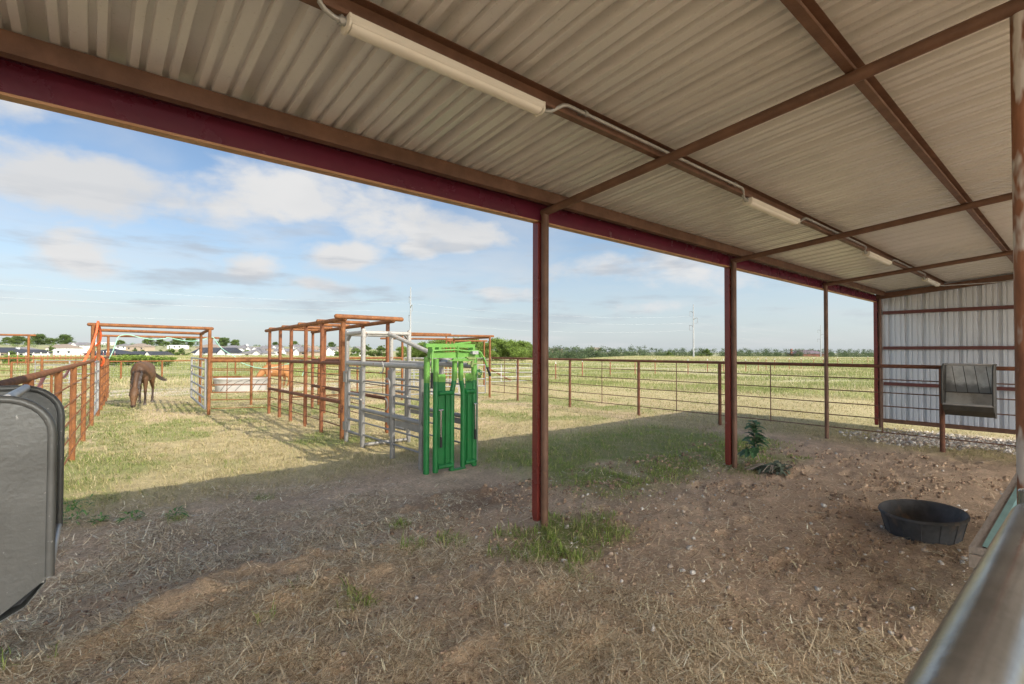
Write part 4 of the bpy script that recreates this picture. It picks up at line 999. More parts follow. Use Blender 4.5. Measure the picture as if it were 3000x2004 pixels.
# ------------------------------------------------------------------ animals
def skin(name, lofts, voxel, mt, colour, parent, smooth_it=6):
    """overlapping lofts -> one continuous remeshed body with per-vertex coat colour"""
    m = MB()
    for secs in lofts: m.loft(secs, 16)
    o = m.build(name, mt, None)
    md = o.modifiers.new('r', 'REMESH'); md.mode = 'VOXEL'; md.voxel_size = voxel
    ms = o.modifiers.new('s', 'SMOOTH'); ms.iterations = smooth_it; ms.factor = .6
    dg = bpy.context.evaluated_depsgraph_get(); me = bpy.data.meshes.new_from_object(o.evaluated_get(dg))
    o.modifiers.clear(); old = o.data; o.data = me; bpy.data.meshes.remove(old)
    n = len(me.vertices); P = np.zeros(n*3, dtype=np.float32); me.vertices.foreach_get('co', P); P = P.reshape(-1,3)
    at = me.color_attributes.new('Col','FLOAT_COLOR','POINT'); c = np.ones((n,4),dtype=np.float32); c[:,:3] = np.clip(colour(P),.004,.9); at.data.foreach_set('color', c.ravel())
    me.polygons.foreach_set('use_smooth', [True]*len(me.polygons))
    if not me.materials: me.materials.append(mt)
    o.parent = parent; return o
def ell(c, d, w, h, side=(0,1,0)):
    """cross-section at c, axis d: half width w sideways, half height h"""
    d = Vector(d).normalized(); s = Vector(side); s = (s - d*s.dot(d)).normalized(); u = d.cross(s)
    return (Vector(c), s*w, u*h)
def chain(pts):
    """pts: (x,y,z,w,h)"""
    out = []
    for i, p in enumerate(pts):
        a = Vector(pts[max(i-1,0)][:3]); b = Vector(pts[min(i+1,len(pts)-1)][:3]); out.append(ell(p[:3], b-a, p[3], p[4]))
    return out
COAT = mat_attr('animal_coat', rough=.6, noise=.16, nscale=22, bump=.12, bscale=60)
COAT.node_tree.nodes['Principled BSDF'].inputs['Specular IOR Level'].default_value = .45
HAIR = mat('dark_mane_hair', (.030,.020,.016), (.055,.036,.026), rough=.5, scale=30)
EYE = mat('dark_eye', (.01,.008,.006), rough=.08)
def horse_lofts(cow=False):
    L = []
    # trunk
    L.append(chain([(-.80,0,1.14,.05,.08),(-.74,0,1.15,.17,.19),(-.60,0,1.155,.255,.275),(-.40,0,1.13,.285,.33),(-.15,0,1.07,.30,.345),(.12,0,1.06,.305,.355),(.36,0,1.10,.275,.365),(.52,0,1.11,.235,.325),(.66,0,1.07,.19,.24),(.74,0,1.04,.11,.14)]))
    # neck reaching down, head on the ground
    L.append(chain([(.38,0,1.22,.13,.24),(.56,.0,1.14,.125,.25),(.74,.0,1.0,.105,.205),(.90,.0,.82,.088,.165),(1.03,.0,.64,.078,.135),(1.10,0,.52,.08,.12),(1.13,0,.46,.07,.09)]))
    L.append(chain([(1.06,0,.63,.06,.07),(1.10,0,.57,.108,.115),(1.16,0,.46,.128,.14),(1.20,0,.355,.118,.13),(1.235,0,.23,.082,.095),(1.26,0,.13,.070,.078),(1.275,0,.06,.074,.066),(1.275,0,.015,.055,.045)]))
    for s in (-1,1):
        L.append(chain([(1.07,s*.085,.61,.02,.028),(1.05,s*.105,.655,.036,.026),(1.04,s*.125,.71,.032,.018),(1.04,s*.135,.765,.008,.008)]))   # ears
        fx = .46 if s > 0 else .52; y = s*.165
        L.append(chain([(fx-.04,s*.13,1.05,.09,.15),(fx,s*.16,.86,.085,.125),(fx+.01,y,.70,.068,.09),(fx+.015,y,.55,.048,.06),(fx+.02,y,.46,.05,.058),(fx+.012,y,.40,.040,.045),(fx+.01,y,.26,.031,.036),(fx+.012,y,.165,.040,.044),(fx+.03,y,.115,.034,.036),(fx+.05,y,.07,.045,.050),(fx+.06,y,.0,.054,.062)]))
        hx = -.52 if s > 0 else -.44; y = s*.175
        L.append(chain([(hx,s*.15,1.12,.12,.22),(hx+.06,s*.185,.93,.11,.20),(hx+.04,y,.78,.085,.135),(hx-.04,y,.65,.062,.085),(hx-.12,y,.545,.045,.066),(hx-.135,y,.48,.042,.058),(hx-.11,y,.38,.034,.042),(hx-.09,y,.25,.034,.038),(hx-.085,y,.165,.042,.045),(hx-.06,y,.11,.035,.037),(hx-.035,y,.07,.046,.050),(hx-.02,y,0,.055,.062)]))
    return L
def bay_horse():
    S = .865; px, py = 1.15, 18.25
    t = thing('horse', 'bay horse with black mane grazing head down in the sunlit alley', 'horse', (px,py,0))
    t.scale = (S,S,S); ang = math.atan2(-.965,-.245); t.rotation_euler = (0,0,ang); t.location.z = gz1(px,py)-.005
    def col(P):
        x, y, z = P[:,0], P[:,1], P[:,2]; n = fbm(x*3+9, z*3+y*3, 91)[:,None]
        c = np.array([[.112,.055,.024]])*(.72+.56*n)
        top = sst(1.18,1.42,z)[:,None]*(x<.6)[:,None]; c = c*(1-.30*top) + np.array([[.15,.10,.062]])*.30*top
        nk = (sst(.52,.72,x)*sst(1.12,1.04,x)*sst(.0,.03,y+.02))[:,None]; c = c*(1-.55*nk) + np.array([[.045,.026,.016]])*.55*nk
        leg = (sst(.62,.36,z)*(x<.85))[:,None]; c = c*(1-.75*leg) + np.array([[.03,.022,.018]])*.75*leg
        hoof = (sst(.065,.045,z)*(x<.85))[:,None]; c = c*(1-hoof) + np.array([[.13,.11,.095]])*hoof
        mz = (sst(.13,.05,z)*(x>1.))[:,None]; c = c*(1-mz) + np.array([[.045,.03,.025]])*mz
        face = (sst(.5,.3,z)*sst(.15,.25,z)*(x>1.1)*(np.abs(y)<.05))[:,None]; c = c*(1+.25*face)
        ear = ((z>.66)&(x>.98)&(np.abs(y)>.07))[:,None]; c = np.where(ear, c*.7, c)
        return c
    b = skin('body', horse_lofts(), .0125, COAT, col, t)
    for s in (-1,1):
        m = MB(); m.ball((1.235,s*.108,.40),.022,10); o = m.build('eye', EYE, None); o.parent = t
    # mane: locks along the crest falling over one side, and forelock
    m = MB(); crest_pts = [(.36,1.475),(.50,1.40),(.64,1.27),(.78,1.10),(.90,.945),(1.0,.79),(1.06,.68),(1.10,.60)]
    rr = random.Random(3)
    for k in range(170):
        u = rr.random()*(len(crest_pts)-1.001); i = int(u); f = u-i
        x = crest_pts[i][0]*(1-f)+crest_pts[i+1][0]*f; z = crest_pts[i][1]*(1-f)+crest_pts[i+1][1]*f
        sd = 1 if rr.random() < .8 else -1; ln = rr.uniform(.12,.26)
        p = [(x,rr.uniform(-.02,.02),z-.01),(x+.02,sd*.07,z-.01-ln*.15),(x+.03+rr.uniform(-.03,.03),sd*rr.uniform(.10,.125),z-ln*.55),(x+.04+rr.uniform(-.05,.05),sd*rr.uniform(.10,.14),z-ln)]
        m.path(p,[.020,.027,.020,.004],5)
    for k in range(16):
        y = rr.uniform(-.04,.045); m.path([(1.09,y*.4,.60),(1.17,y*.8,.555),(1.225,y*1.2,.48),(1.255+rr.uniform(-.01,.01),y*1.6,.40-rr.random()*.06)],[.012,.014,.010,.003],5)
    o = m.build('mane', HAIR, None); o.parent = t
    m = MB()
    for k in range(46):
        a = rr.uniform(-1,1); b2 = rr.uniform(-1,1)
        m.path([(-.76,a*.02,1.27),(-.84,.06+a*.03,1.18+b2*.02),(-.88,.18+a*.04,.98+b2*.04),(-.90,.34+a*.05,.84+b2*.05),(-.90,.50+a*.08,.76+b2*.05)],[.016,.017,.013,.009,.003],5)
    o = m.build('tail', HAIR, None); o.parent = t
bay_horse()
def brown_cow():
    S = .70; px, py = 6.25, 23.6
    t = thing('cow', 'orange-brown cow grazing behind the pale stock tank, seen through the rails', 'cow', (px,py,0))
    t.rotation_euler = (0,0,math.atan2(.02,-1)+R(4)); t.location.z = gz1(px,py)-.005; t.scale = (S,S,S)
    def col(P):
        x, y, z = P[:,0], P[:,1], P[:,2]; n = fbm(x*3+3, z*3+y*2, 95)[:,None]
        c = np.array([[.33,.145,.047]])*(.75+.5*n)
        w = (np.exp(-(((x-.42)/.09)**2+((z-.98)/.07)**2))*sst(.4,.6,fbm(x*16,z*16,96)))[:,None]; c = c*(1-w)+np.array([[.75,.7,.62]])*w
        hoof = sst(.06,.04,z)[:,None]*(x<.9)[:,None]; return c*(1-hoof)+.06*hoof
    L = []
    L.append(chain([(-.86,0,1.17,.06,.10),(-.80,0,1.17,.20,.20),(-.62,0,1.14,.27,.30),(-.30,0,1.06,.31,.38),(.05,0,1.03,.32,.40),(.35,0,1.06,.29,.39),(.55,0,1.08,.24,.34),(.70,0,1.02,.17,.26),(.76,0,.98,.1,.16)]))
    L.append(chain([(.42,0,1.20,.13,.24),(.60,0,1.10,.135,.26),(.80,0,.94,.115,.21),(.98,0,.74,.095,.16),(1.10,0,.58,.085,.12)]))
    L.append(chain([(1.05,0,.63,.07,.07),(1.11,0,.54,.11,.11),(1.18,0,.42,.105,.12),(1.25,0,.28,.075,.09),(1.31,0,.16,.07,.075),(1.34,0,.09,.06,.05)]))
    for s in (-1,1):
        L.append(chain([(1.05,s*.10,.58,.02,.03),(1.04,s*.17,.565,.035,.02),(1.03,s*.24,.54,.008,.008)]))
        fx = .44+s*.08; y = s*.17
        L.append(chain([(fx,s*.14,1.0,.11,.17),(fx,y,.76,.10,.13),(fx+.01,y,.58,.065,.075),(fx+.02,y,.46,.058,.065),(fx+.01,y,.32,.042,.048),(fx+.01,y,.14,.05,.052),(fx+.04,y,.06,.055,.065),(fx+.05,y,0,.06,.07)]))
        hx = -.60-s*.06
        L.append(chain([(hx,s*.15,1.08,.13,.22),(hx+.05,s*.18,.86,.115,.19),(hx+.02,y,.70,.085,.12),(hx-.08,y,.56,.055,.08),(hx-.09,y,.46,.05,.062),(hx-.06,y,.30,.042,.048),(hx-.04,y,.14,.05,.052),(hx,y,.06,.055,.065),(hx+.01,y,0,.06,.07)]))
    skin('body', L, .016, COAT, col, t)
    m = MB(); m.path([(-.84,0,1.28),(-.93,0,1.15),(-.98,.02,.8),(-1.0,.02,.5)],[.035,.028,.02,.02],8); 
    for k in range(10): m.path([(-1.0,.02,.52),(-1.01+random.uniform(-.05,.05),.02+random.uniform(-.05,.05),.36),(-1.02+random.uniform(-.07,.07),.02+random.uniform(-.06,.06),.16)],[.016,.02,.004],5)
    o = m.build('tail', mat('tail_hair',(.42,.19,.07),(.34,.15,.05),rough=.7,scale=20), None); o.parent = t
    for s in (-1,1):
        m = MB(); m.ball((1.20,s*.095,.42),.02,8); o = m.build('eye', EYE, None); o.parent = t
brown_cow()

# ------------------------------------------------------------------ power line
FWv = (math.cos(FWD), math.sin(FWD)); RTv = (math.sin(FWD), -math.cos(FWD))
def at(px, D):
    """plan position on the bearing px, D metres out"""
    s = (px-1500)/1445.4*D; return (FWv[0]*D+RTv[0]*s, FWv[1]*D+RTv[1]*s)
POLES = [((-62.,112.),17.0,''), ((55.9,102.),16.3,'pale steel power pole rising behind the trees left of the headgate'), ((135.6,76.5),15.6,'pale steel power pole standing in the field, right of the near shed post'), ((265.,84.),16.6,'farthest pale steel power pole, beside the brown roofed house')]
ATT = []
def pylon(p, H, lab, show):
    x, y = p; z = gz1(x,y); arms = []
    along = Vector((1,-.25,0)).normalized(); side = Vector((along.y,-along.x,0))
    spec = ((H*.865,-1),(H*.735,1),(H*.60,-1))
    if show:
        t = thing('power_pole', lab, 'power pole', (x,y,0), 'steel power poles across the fields')
        m = MB(); m.path([(x,y,z-.5),(x,y,z+H*.5),(x,y,z+H)],[.24,.17,.10],14); m.build('pole', POLE, t)
    for h, s in spec:
        e = Vector((x,y,z+h)) + side*s*(1.55 if h < H*.85 else 1.35)
        if show:
            m = MB(); m.path([(x,y,z+h-.45),tuple(Vector((x,y,z+h))+side*s*.6+Vector((0,0,-.02))),tuple(e+Vector((0,0,.12)))],[.10,.08,.055],8); m.build('arm', POLE, t)
            m = MB(); m.tube(tuple(e+Vector((0,0,.1))), tuple(e+Vector((0,0,-1.35))), .05, 8)
            m.tube(tuple(e+Vector((0,0,-1.35))), tuple(Vector((x,y,z+h-1.6))+side*s*.25), .022, 6); m.build('insulator', GATEG, t)
        arms.append(e+Vector((0,0,-1.35)))
    ATT.append(arms)
for i, (p, H, l) in enumerate(POLES): pylon(p, H, l, i > 0)
nm = ['top','middle','lowest']
for j in range(3):
    m = MB()
    for a, b in zip(ATT, ATT[1:]):
        P = [a[j]+(b[j]-a[j])*u + Vector((0,0,-1.5*4*u*(1-u))) for u in np.linspace(0,1,16)]
        m.path(P, .009, 5)
    P = [ATT[-1][j]+Vector((150,25,0))*u + Vector((0,0,-1.5*4*u*(1-u))) for u in np.linspace(0,1,10)]; m.path(P,.009,5)
    o = m.build('power_line', WIREM, None); tag(o, f'{nm[j]} of the three thin pale power lines sloping across the sky', 'power line', 'power lines between the steel poles')

# ------------------------------------------------------------------ houses beyond the fields
def house(px, D, w, d, wall_h, roof_h, kind, wm, rm, label, rot=0., chimney=None, gables=(), windows=2, zoff=0., cat='house', group='houses beyond the fields', door=False):
    D *= 1.5; w *= 1.5; d *= 1.4; wall_h *= 1.08; roof_h *= 1.08; gables = [(a, b*1.5, c*1.08) for a, b, c in gables]
    x, y = at(px, D); z = terrain(np.array([x]),np.array([y]))[0] + zoff
    t = thing('house', label, cat, (x,y,0), group)
    th = math.atan2(RTv[1],RTv[0])+R(rot); c, s = math.cos(th), math.sin(th)
    def P(u,v,h): return (x+c*u-s*v, y+s*u+c*v, z+h)                       # u across the view, v away
    def bx(m,u0,u1,v0,v1,h0,h1): m.add([P(u0,v0,h0),P(u1,v0,h0),P(u1,v1,h0),P(u0,v1,h0),P(u0,v0,h1),P(u1,v0,h1),P(u1,v1,h1),P(u0,v1,h1)],[(0,3,2,1),(4,5,6,7),(0,1,5,4),(1,2,6,5),(2,3,7,6),(3,0,4,7)])
    W, Dp = w/2, d/2
    m = MB(); bx(m,-W,W,-Dp,Dp,-1.5,wall_h)
    if kind == 'gable': m.add([P(-W,-Dp,wall_h),P(-W,Dp,wall_h),P(-W,0,wall_h+roof_h),P(W,-Dp,wall_h),P(W,Dp,wall_h),P(W,0,wall_h+roof_h)],[(0,1,2),(3,4,5)])
    m.build('wall', wm, t, smooth=False)
    e = .45; m = MB(); k = Dp*.95 if kind == 'hip' else -e; h0 = wall_h-.05
    m.add([P(-W-e,-Dp-e,h0),P(W+e,-Dp-e,h0),P(W+e,Dp+e,h0),P(-W-e,Dp+e,h0),P(-W+k,0,wall_h+roof_h),P(W-k,0,wall_h+roof_h),P(-W-e,-Dp-e,h0+.18),P(W+e,-Dp-e,h0+.18),P(W+e,Dp+e,h0+.18),P(-W-e,Dp+e,h0+.18)],
          [(6,7,5,4),(8,9,4,5),(7,8,5),(9,6,4),(0,1,7,6),(1,2,8,7),(2,3,9,8),(3,0,6,9),(0,3,2,1)])
    rf = m.build('roof', rm, t, smooth=False)
    if chimney:
        m = MB(); u = chimney[0]*W; bx(m,u-.55,u+.55,-.4,.5,wall_h,wall_h+roof_h*chimney[1]); m.build('chimney', chimney[2], rf, smooth=False)
    for g, gw, gh in gables:                                              # cross gables facing the viewer
        u = g*W; m = MB(); m.add([P(u-gw/2,-Dp-.9,wall_h-.1),P(u+gw/2,-Dp-.9,wall_h-.1),P(u,-Dp-.9,wall_h+gh),P(u-gw/2,-Dp-.9,-1),P(u+gw/2,-Dp-.9,-1)],[(0,1,2),(3,4,1,0)]); m.build('gable', HOUSEW if wm is not HOUSEB else HOUSEB, t, smooth=False)
        m = MB(); q = gw/2+.35
        m.add([P(u-q,-Dp-1.2,wall_h-.25),P(u,-Dp-1.2,wall_h+gh+.12),P(u,0,wall_h+gh+.12),P(u-q,-Dp+.5,wall_h-.25),P(u+q,-Dp-1.2,wall_h-.25),P(u+q,-Dp+.5,wall_h-.25)],[(0,1,2,3),(1,4,5,2)]); m.build('gable_roof', rm, t, smooth=False)
    for i in range(windows):
        u = -W + w*(i+.5)/windows; m = MB(); bx(m,u-.6,u+.6,-Dp-.03,-Dp+.02,1.0,min(2.2,wall_h-.3)); m.build('window', GLASS, t, smooth=False)
    if door:
        m = MB(); bx(m,-.5,.5,-Dp-.04,-Dp+.02,0,2.1); m.build('door', GLASS, t, smooth=False)
    return t
house(18, 150, 13, 9, 2.6, 2.2, 'hip', HOUSET, ROOFC, 'charcoal roofed house at the far left edge with a pale chimney', chimney=(.55,.95,HOUSEW), zoff=-.2)
house(66, 172, 11, 7, 2.5, 2.0, 'hip', HOUSET, ROOFG, 'grey roofed house behind the round green tree on the far left', zoff=-.1)
house(99, 132, 4.9, 4.5, 2.3, 1.25, 'gable', HOUSEW, ROOFC, 'small white barn with dark gable roof on the left', zoff=.35, cat='barn')
house(190, 215, 9.5, 8, 2.8, 2.4, 'hip', HOUSEW, ROOFT, 'tan roofed white house left of the tall gate posts', chimney=(-.75,.9,HOUSET), zoff=.2)
house(206, 190, 8.0, 6, 2.2, .9, 'gable', HOUSEW, HOUSEW, 'long white low shed before the tan roofed white house', zoff=.35, cat='shed')
house(234, 262, 9, 7, 2.6, 2.2, 'gable', HOUSEW, ROOFG, 'grey roofed white house just left of the orange hose', gables=((.0,3.5,1.9),), zoff=.2)
house(310, 400, 16, 10, 2.6, .9, 'gable', HOUSEW, HOUSEW, 'long white flat building high behind the navy house', windows=4, zoff=.0, cat='building')
house(330, 126, 8.2, 8, 2.1, 1.9, 'hip', HOUSEB, ROOFC, 'navy house with big dark hip roof under the gate frame', gables=((.45,2.6,1.1),), zoff=.15)
house(366, 270, 6, 6, 2.3, 1.9, 'hip', HOUSEW, ROOFG, 'little grey roofed house left of the tan brick house', zoff=.4)
house(412, 262, 10, 8, 2.7, 2.4, 'hip', HOUSET, ROOFT, 'tan brick house with broad tan hip roof above the horse', windows=3, zoff=.2)
house(440, 148, 9.5, 7, 1.9, 1.5, 'gable', HOUSEW, ROOFC, 'low dark roofed house with a white gable, right above the horse', gables=((.42,1.6,1.3),), zoff=-.15)
house(522, 300, 9, 7, 2.4, .7, 'gable', HOUSEW, HOUSEW, 'white low building in the middle of the hillside above the gate frame', windows=3, zoff=.2)
house(618, 262, 11.5, 8, 2.7, 2.4, 'hip', HOUSET, ROOFT, 'beige hip roofed house behind the right post of the gate frame', windows=3, zoff=.6)
house(640, 120, 8.2, 7, 1.7, 1.75, 'gable', HOUSEW, ROOFC, 'dark roofed house with two white gables by the mint hose', gables=((-.55,1.7,1.2),(.72,1.8,1.3)), zoff=.0)
house(684, 232, 8.5, 7, 2.8, 1.9, 'hip', HOUSEW, ROOFG, 'white house with grey hip roof right of the mint hose', zoff=1.3)
house(717, 255, 6.5, 8, 2.8, 2.4, 'hip', HOUSET, ROOFG, 'grey roofed brick house with white chimney next to the white house', chimney=(.4,1.15,HOUSEW), zoff=.9)
house(745, 225, 7.0, 6, 2.4, 1.7, 'gable', HOUSEW, ROOFG, 'bright white house with two small gables on the hillside', gables=((-.3,2.4,1.6),(.5,2.2,1.4)), zoff=1.2)
house(758, 122, 5.2, 6.5, 1.6, 1.8, 'hip', HOUSEW, ROOFG, 'grey roofed house low at the field edge left of the rusty alley', gables=((.5,1.8,.9),), zoff=.05)
house(776, 262, 8.5, 7, 2.5, 2.3, 'hip', HOUSET, ROOFG, 'grey hip roofed house on the hill just left of the rusty alley', zoff=.5)
house(808, 285, 7, 6, 2.5, 2.0, 'gable', HOUSEW, ROOFG, 'white gabled house seen between the first two alley posts', gables=((.2,2.4,1.6),), zoff=.8)
house(840, 200, 8.0, 6, 2.3, 1.5, 'gable', HOUSEW, ROOFG, 'long white house with grey roof behind the alley bars', gables=((.05,2.0,1.3),(.75,2.0,1.3)), zoff=1.0)
house(868, 285, 5.5, 6, 2.5, 2.2, 'gable', HOUSEW, ROOFG, 'small white house with pointed gable high behind the alley bars', gables=((-.3,2.6,2.0),), zoff=1.3)
house(890, 112, 5.0, 6.5, 1.7, 1.7, 'hip', HOUSET, ROOFG, 'big grey roof with small white gable low behind the alley bars', gables=((-.05,1.2,.9),), zoff=.1)
house(912, 262, 7, 6, 2.6, 2.2, 'gable', HOUSET, ROOFT, 'beige gabled house behind the near alley posts', rot=70, zoff=.9)
house(963, 215, 6, 6, 2.4, 1.9, 'gable', HOUSEW, ROOFG, 'white and grey house seen right of the alley doorway posts', gables=((-.4,2.2,1.6),(.5,2.2,1.6)), zoff=1.6)
house(992, 270, 5, 6, 2.5, 1.7, 'hip', HOUSET, ROOFT, 'tan house by the nearest alley post', zoff=1.2)
house(1054, 215, 4.5, 5, 2.4, 2.2, 'gable', HOUSEW, ROOFG, 'white house with steep roof seen through the grey chute frame', rot=60, zoff=1.7)
house(1746, 240, 4.6, 5, 3.2, 1.9, 'gable', HOUSEW, ROOFT, 'white house among the trees right of the near shed post', zoff=1.6)
house(1630, 300, 7.5, 6, 2.6, 1.7, 'hip', HOUSET, ROOFG, 'grey roofed house at the left end of the far woodland', zoff=3.4)
house(2362, 226, 13.5, 9, 2.3, 2.6, 'hip', HOUSER, ROOFP, 'wide brown roofed brick house with chimney at the field edge', chimney=(-1.0,1.25,HOUSER), zoff=.6, windows=0)

# ------------------------------------------------------------------ trees and bushes
def leaf_cloud(centres, radii, per, size, cols, flat=.75):
    """leaf-sized quads filling a set of clumps, lighter on top"""
    V = []; C = []
    for (c, r) in zip(centres, radii):
        n = int(per*max(.05, r*r)); u = rng.standard_normal((n,3)); u /= np.linalg.norm(u,axis=1)[:,None]
        p = np.array(c) + u*(r*rng.random((n,1))**.55*np.where(rng.random((n,1))<.12,1.45,1.))*np.array([1,1,flat]); p += rng.normal(0,.05*r,(n,3))
        a = rng.standard_normal((n,3)); a /= np.linalg.norm(a,axis=1)[:,None]; b = np.cross(a, rng.standard_normal((n,3))); b /= np.linalg.norm(b,axis=1)[:,None]
        s = size*rng.uniform(.6,1.4,(n,1)); q = np.stack([p-a*s, p-b*s*.5, p+a*s, p+b*s*.5],1)
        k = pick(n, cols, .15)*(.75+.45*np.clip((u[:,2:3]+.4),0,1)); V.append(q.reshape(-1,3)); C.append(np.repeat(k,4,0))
    V = np.concatenate(V); C = np.concatenate(C); F = np.arange(len(V)).reshape(-1,4); return V, F, np.clip(C,.01,.9)
GR1 = [(.14,.21,.045),(.18,.26,.055),(.105,.165,.04),(.22,.29,.07)]
GR2 = [(.085,.13,.05),(.11,.155,.06),(.065,.105,.045),(.14,.185,.065)]
GR3 = [(.21,.30,.055),(.26,.33,.07),(.16,.24,.05)]
def tree_proto(kind, seed, h, w, cols, per, size, nclump, trunk=True, low=.15):
    r_ = random.Random(seed)
    root = bpy.data.objects.new(kind, None); COL.objects.link(root)
    cs = []; rs = []
    for k in range(nclump):
        a = r_.random()*6.283; e = r_.random()**.6; zz = low*h + (1-low)*h*(.12+.86*r_.random())
        prof = math.sin(math.pi*min(1,max(.08,(zz/h-low*.6)/(1.0-low*.6)))**.75)
        rad = w/2*e*(.35+.65*prof)*(.8+.35*r_.random()); rc = w*(.07+.13*r_.random()**1.4)
        cs.append((rad*math.cos(a), rad*math.sin(a), min(zz, h-rc*.5))); rs.append(rc)
    for k in range(nclump//3):                                            # shoots standing out of the crown
        a = r_.random()*6.283; e = r_.random()**.7*w*.40; cs.append((e*math.cos(a), e*math.sin(a), h*(.93+.16*r_.random())*(1-.45*(e/(w*.5))**2))); rs.append(w*.045)
    V, F, C = leaf_cloud(cs, rs, per/(w*w*.03), size, cols)
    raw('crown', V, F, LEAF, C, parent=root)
    if trunk:
        m = MB(); m.path([(0,0,-.4),(.05*h*.2,0,h*.25),(-.02*h,.03*h,h*.55),(.0,.0,h*.8)],[.045*h*.6,.03*h*.6,.02*h*.6,.008*h],8)
        for c, r in list(zip(cs, rs))[:9]: m.path([(0,0,h*.22),(c[0]*.5,c[1]*.5,(c[2]+h*.25)/2),c],[.018*h*.6,.012*h*.6,.004*h],6)
        o = m.build('trunk', BARK, None); o.parent = root
    return root
PROT = {}
def plant(proto, name, label, cat, x, y, sc, sz=None, rot=None, group=None, zoff=0.):
    if proto not in PROT['used']: o = PROT[proto]; PROT['used'].add(proto)
    else: o = copy_tree(PROT[proto])
    o.name = name; o.location = (x, y, terrain(np.array([x]),np.array([y]))[0]+zoff); o.scale = (sc, sc, sz or sc); o.rotation_euler = (0,0,rot if rot is not None else random.random()*6.28)
    o['label'] = label; o['category'] = cat
    if group: o['group'] = group
    return o
PROT['used'] = set()
PROT['mesq'] = tree_proto('leafy_tree', 1, 3.6, 5.2, GR1+GR3, 620, .085, 46, low=.06)
PROT['mesq2'] = tree_proto('leafy_tree', 2, 3.4, 4.8, GR1+GR3[:1], 620, .085, 42, low=.05)
PROT['oak'] = tree_proto('round_tree', 3, 6.0, 9.0, GR2+GR1[:1], 420, .17, 56, low=.02)
PROT['oak2'] = tree_proto('round_tree', 4, 5.6, 8.0, GR2+GR1, 420, .17, 50, low=.02)
PROT['bush'] = tree_proto('bush', 5, 1.1, 2.6, GR3+GR1, 300, .07, 22, trunk=False, low=.0)
PROT['shrub'] = tree_proto('round_shrub', 6, 2.6, 3.2, GR1+GR2, 300, .12, 24, low=.05)
TL = [(1240,84,.85,'mesq2','loose leafy tree behind the grey chute frame'),(1290,79,.92,'mesq','full leafy tree behind the diagonal brace of the chute'),(1335,76,1.0,'mesq2','bright leafy tree just left of the headgate top'),
      (1385,82,.98,'mesq','leafy tree directly behind the headgate'),(1420,78,.86,'mesq2','leafy tree between headgate and tall rusty post'),(1456,82,1.0,'mesq','leafy tree just right of the tall rusty post'),
      (1494,80,.95,'mesq2','leafy tree second to the right of the tall rusty post'),(1530,84,.90,'mesq','leafy tree closest to the left of the near shed post'),(1562,92,.72,'mesq2','low leafy tree half hidden by the near shed post'),
      (1180,88,.62,'mesq','thin young tree left of the grey chute frame'),(1215,92,.66,'mesq2','small leafy tree behind the grey chute doorway')]
for px, D, s, k, l in TL:
    x, y = at(px, D); plant(k, 'leafy_tree', l, 'tree', x, y, s, group='leafy trees beyond the pens')
SL = [(22,330,.9,'oak2','dark tree on the skyline at the far left edge'),(52,340,1.0,'oak','dark round tree on the left skyline behind the grey roofs'),(80,320,.8,'oak2','dark tree just left of the plain gate frame post'),
      (112,330,1.25,'oak','broad domed tree on the skyline behind the white barn'),(150,345,.85,'oak2','dark tree between the white barn and the tan roof'),(193,335,1.25,'oak','tall domed tree on the skyline above the tan roofed house'),
      (352,400,.8,'oak2','small round tree on the skyline left of the tan brick house'),(438,372,1.05,'oak2','round tree right of the tan brick house'),(470,380,.95,'oak','round tree on the hill above the horse'),
      (490,330,.7,'oak2','small round tree on the hill right above the horse'),(520,370,1.05,'oak','wide tree on the hill under the sagging mint hose'),(558,350,1.25,'oak2','widest tree on the hill left of the right gate post'),
      (655,385,1.2,'oak','dark tree behind the beige and white hillside houses'),(690,395,1.0,'oak2','round tree on the hilltop right of the mint hose'),(806,400,.7,'oak','small tree on the hilltop between alley posts'),
      (862,400,.9,'oak2','tree on the hilltop behind the alley bars'),(970,390,.8,'oak','tree on the hilltop beside the alley doorway'),(40,122,.0,'','')]
for px, D, s, k, l in SL:
    if s > 0: x, y = at(px, D*1.5); plant(k, 'round_tree', l, 'tree', x, y, s*1.4, group='trees among the far houses')
SH = [(38,128,.95,'shrub','round green shrub before the charcoal roof at the left edge'),(150,200,1.2,'shrub','grey green shrub right of the white barn'),(500,160,1.25,'shrub','dense hedge shrub right of the low dark roof'),
      (535,160,1.3,'shrub','dense hedge shrub left of the right gate post'),(470,210,.9,'shrub','shrub behind the low dark roof'),(416,190,1.0,'shrub','shrub below the tan brick house'),(395,215,.9,'shrub','shrub left below the tan brick house'),
      (646,118,.62,'shrub','shrub in front of the dark roof with white gables'),(690,165,1.1,'shrub','round bright shrub right of the mint hose'),(722,170,1.15,'shrub','wide shrub below the white hillside houses'),
      (776,200,.9,'shrub','shrub behind the grey roof left of the alley'),(800,165,.8,'shrub','shrub between the first two alley posts'),(830,150,.7,'shrub','shrub below the long white house'),(985,140,1.0,'shrub','tall shrub left of the nearest alley post'),
      (1040,120,1.1,'shrub','shrub seen through the grey chute door frame'),(1075,105,1.05,'shrub','shrub seen through the grey chute overhead frame'),(1120,105,1.1,'shrub','shrub left of the diagonal brace'),(2070,190,1.5,'shrub','dark shrub by the power pole in the field'),
      (1960,160,.8,'shrub','small dark shrub on the field crest left of the power pole')]
for px, D, s, k, l in SH:
    x, y = at(px, D*1.5); plant(k, 'round_shrub', l, 'shrub', x, y, s*1.4, group='shrubs round the far houses')
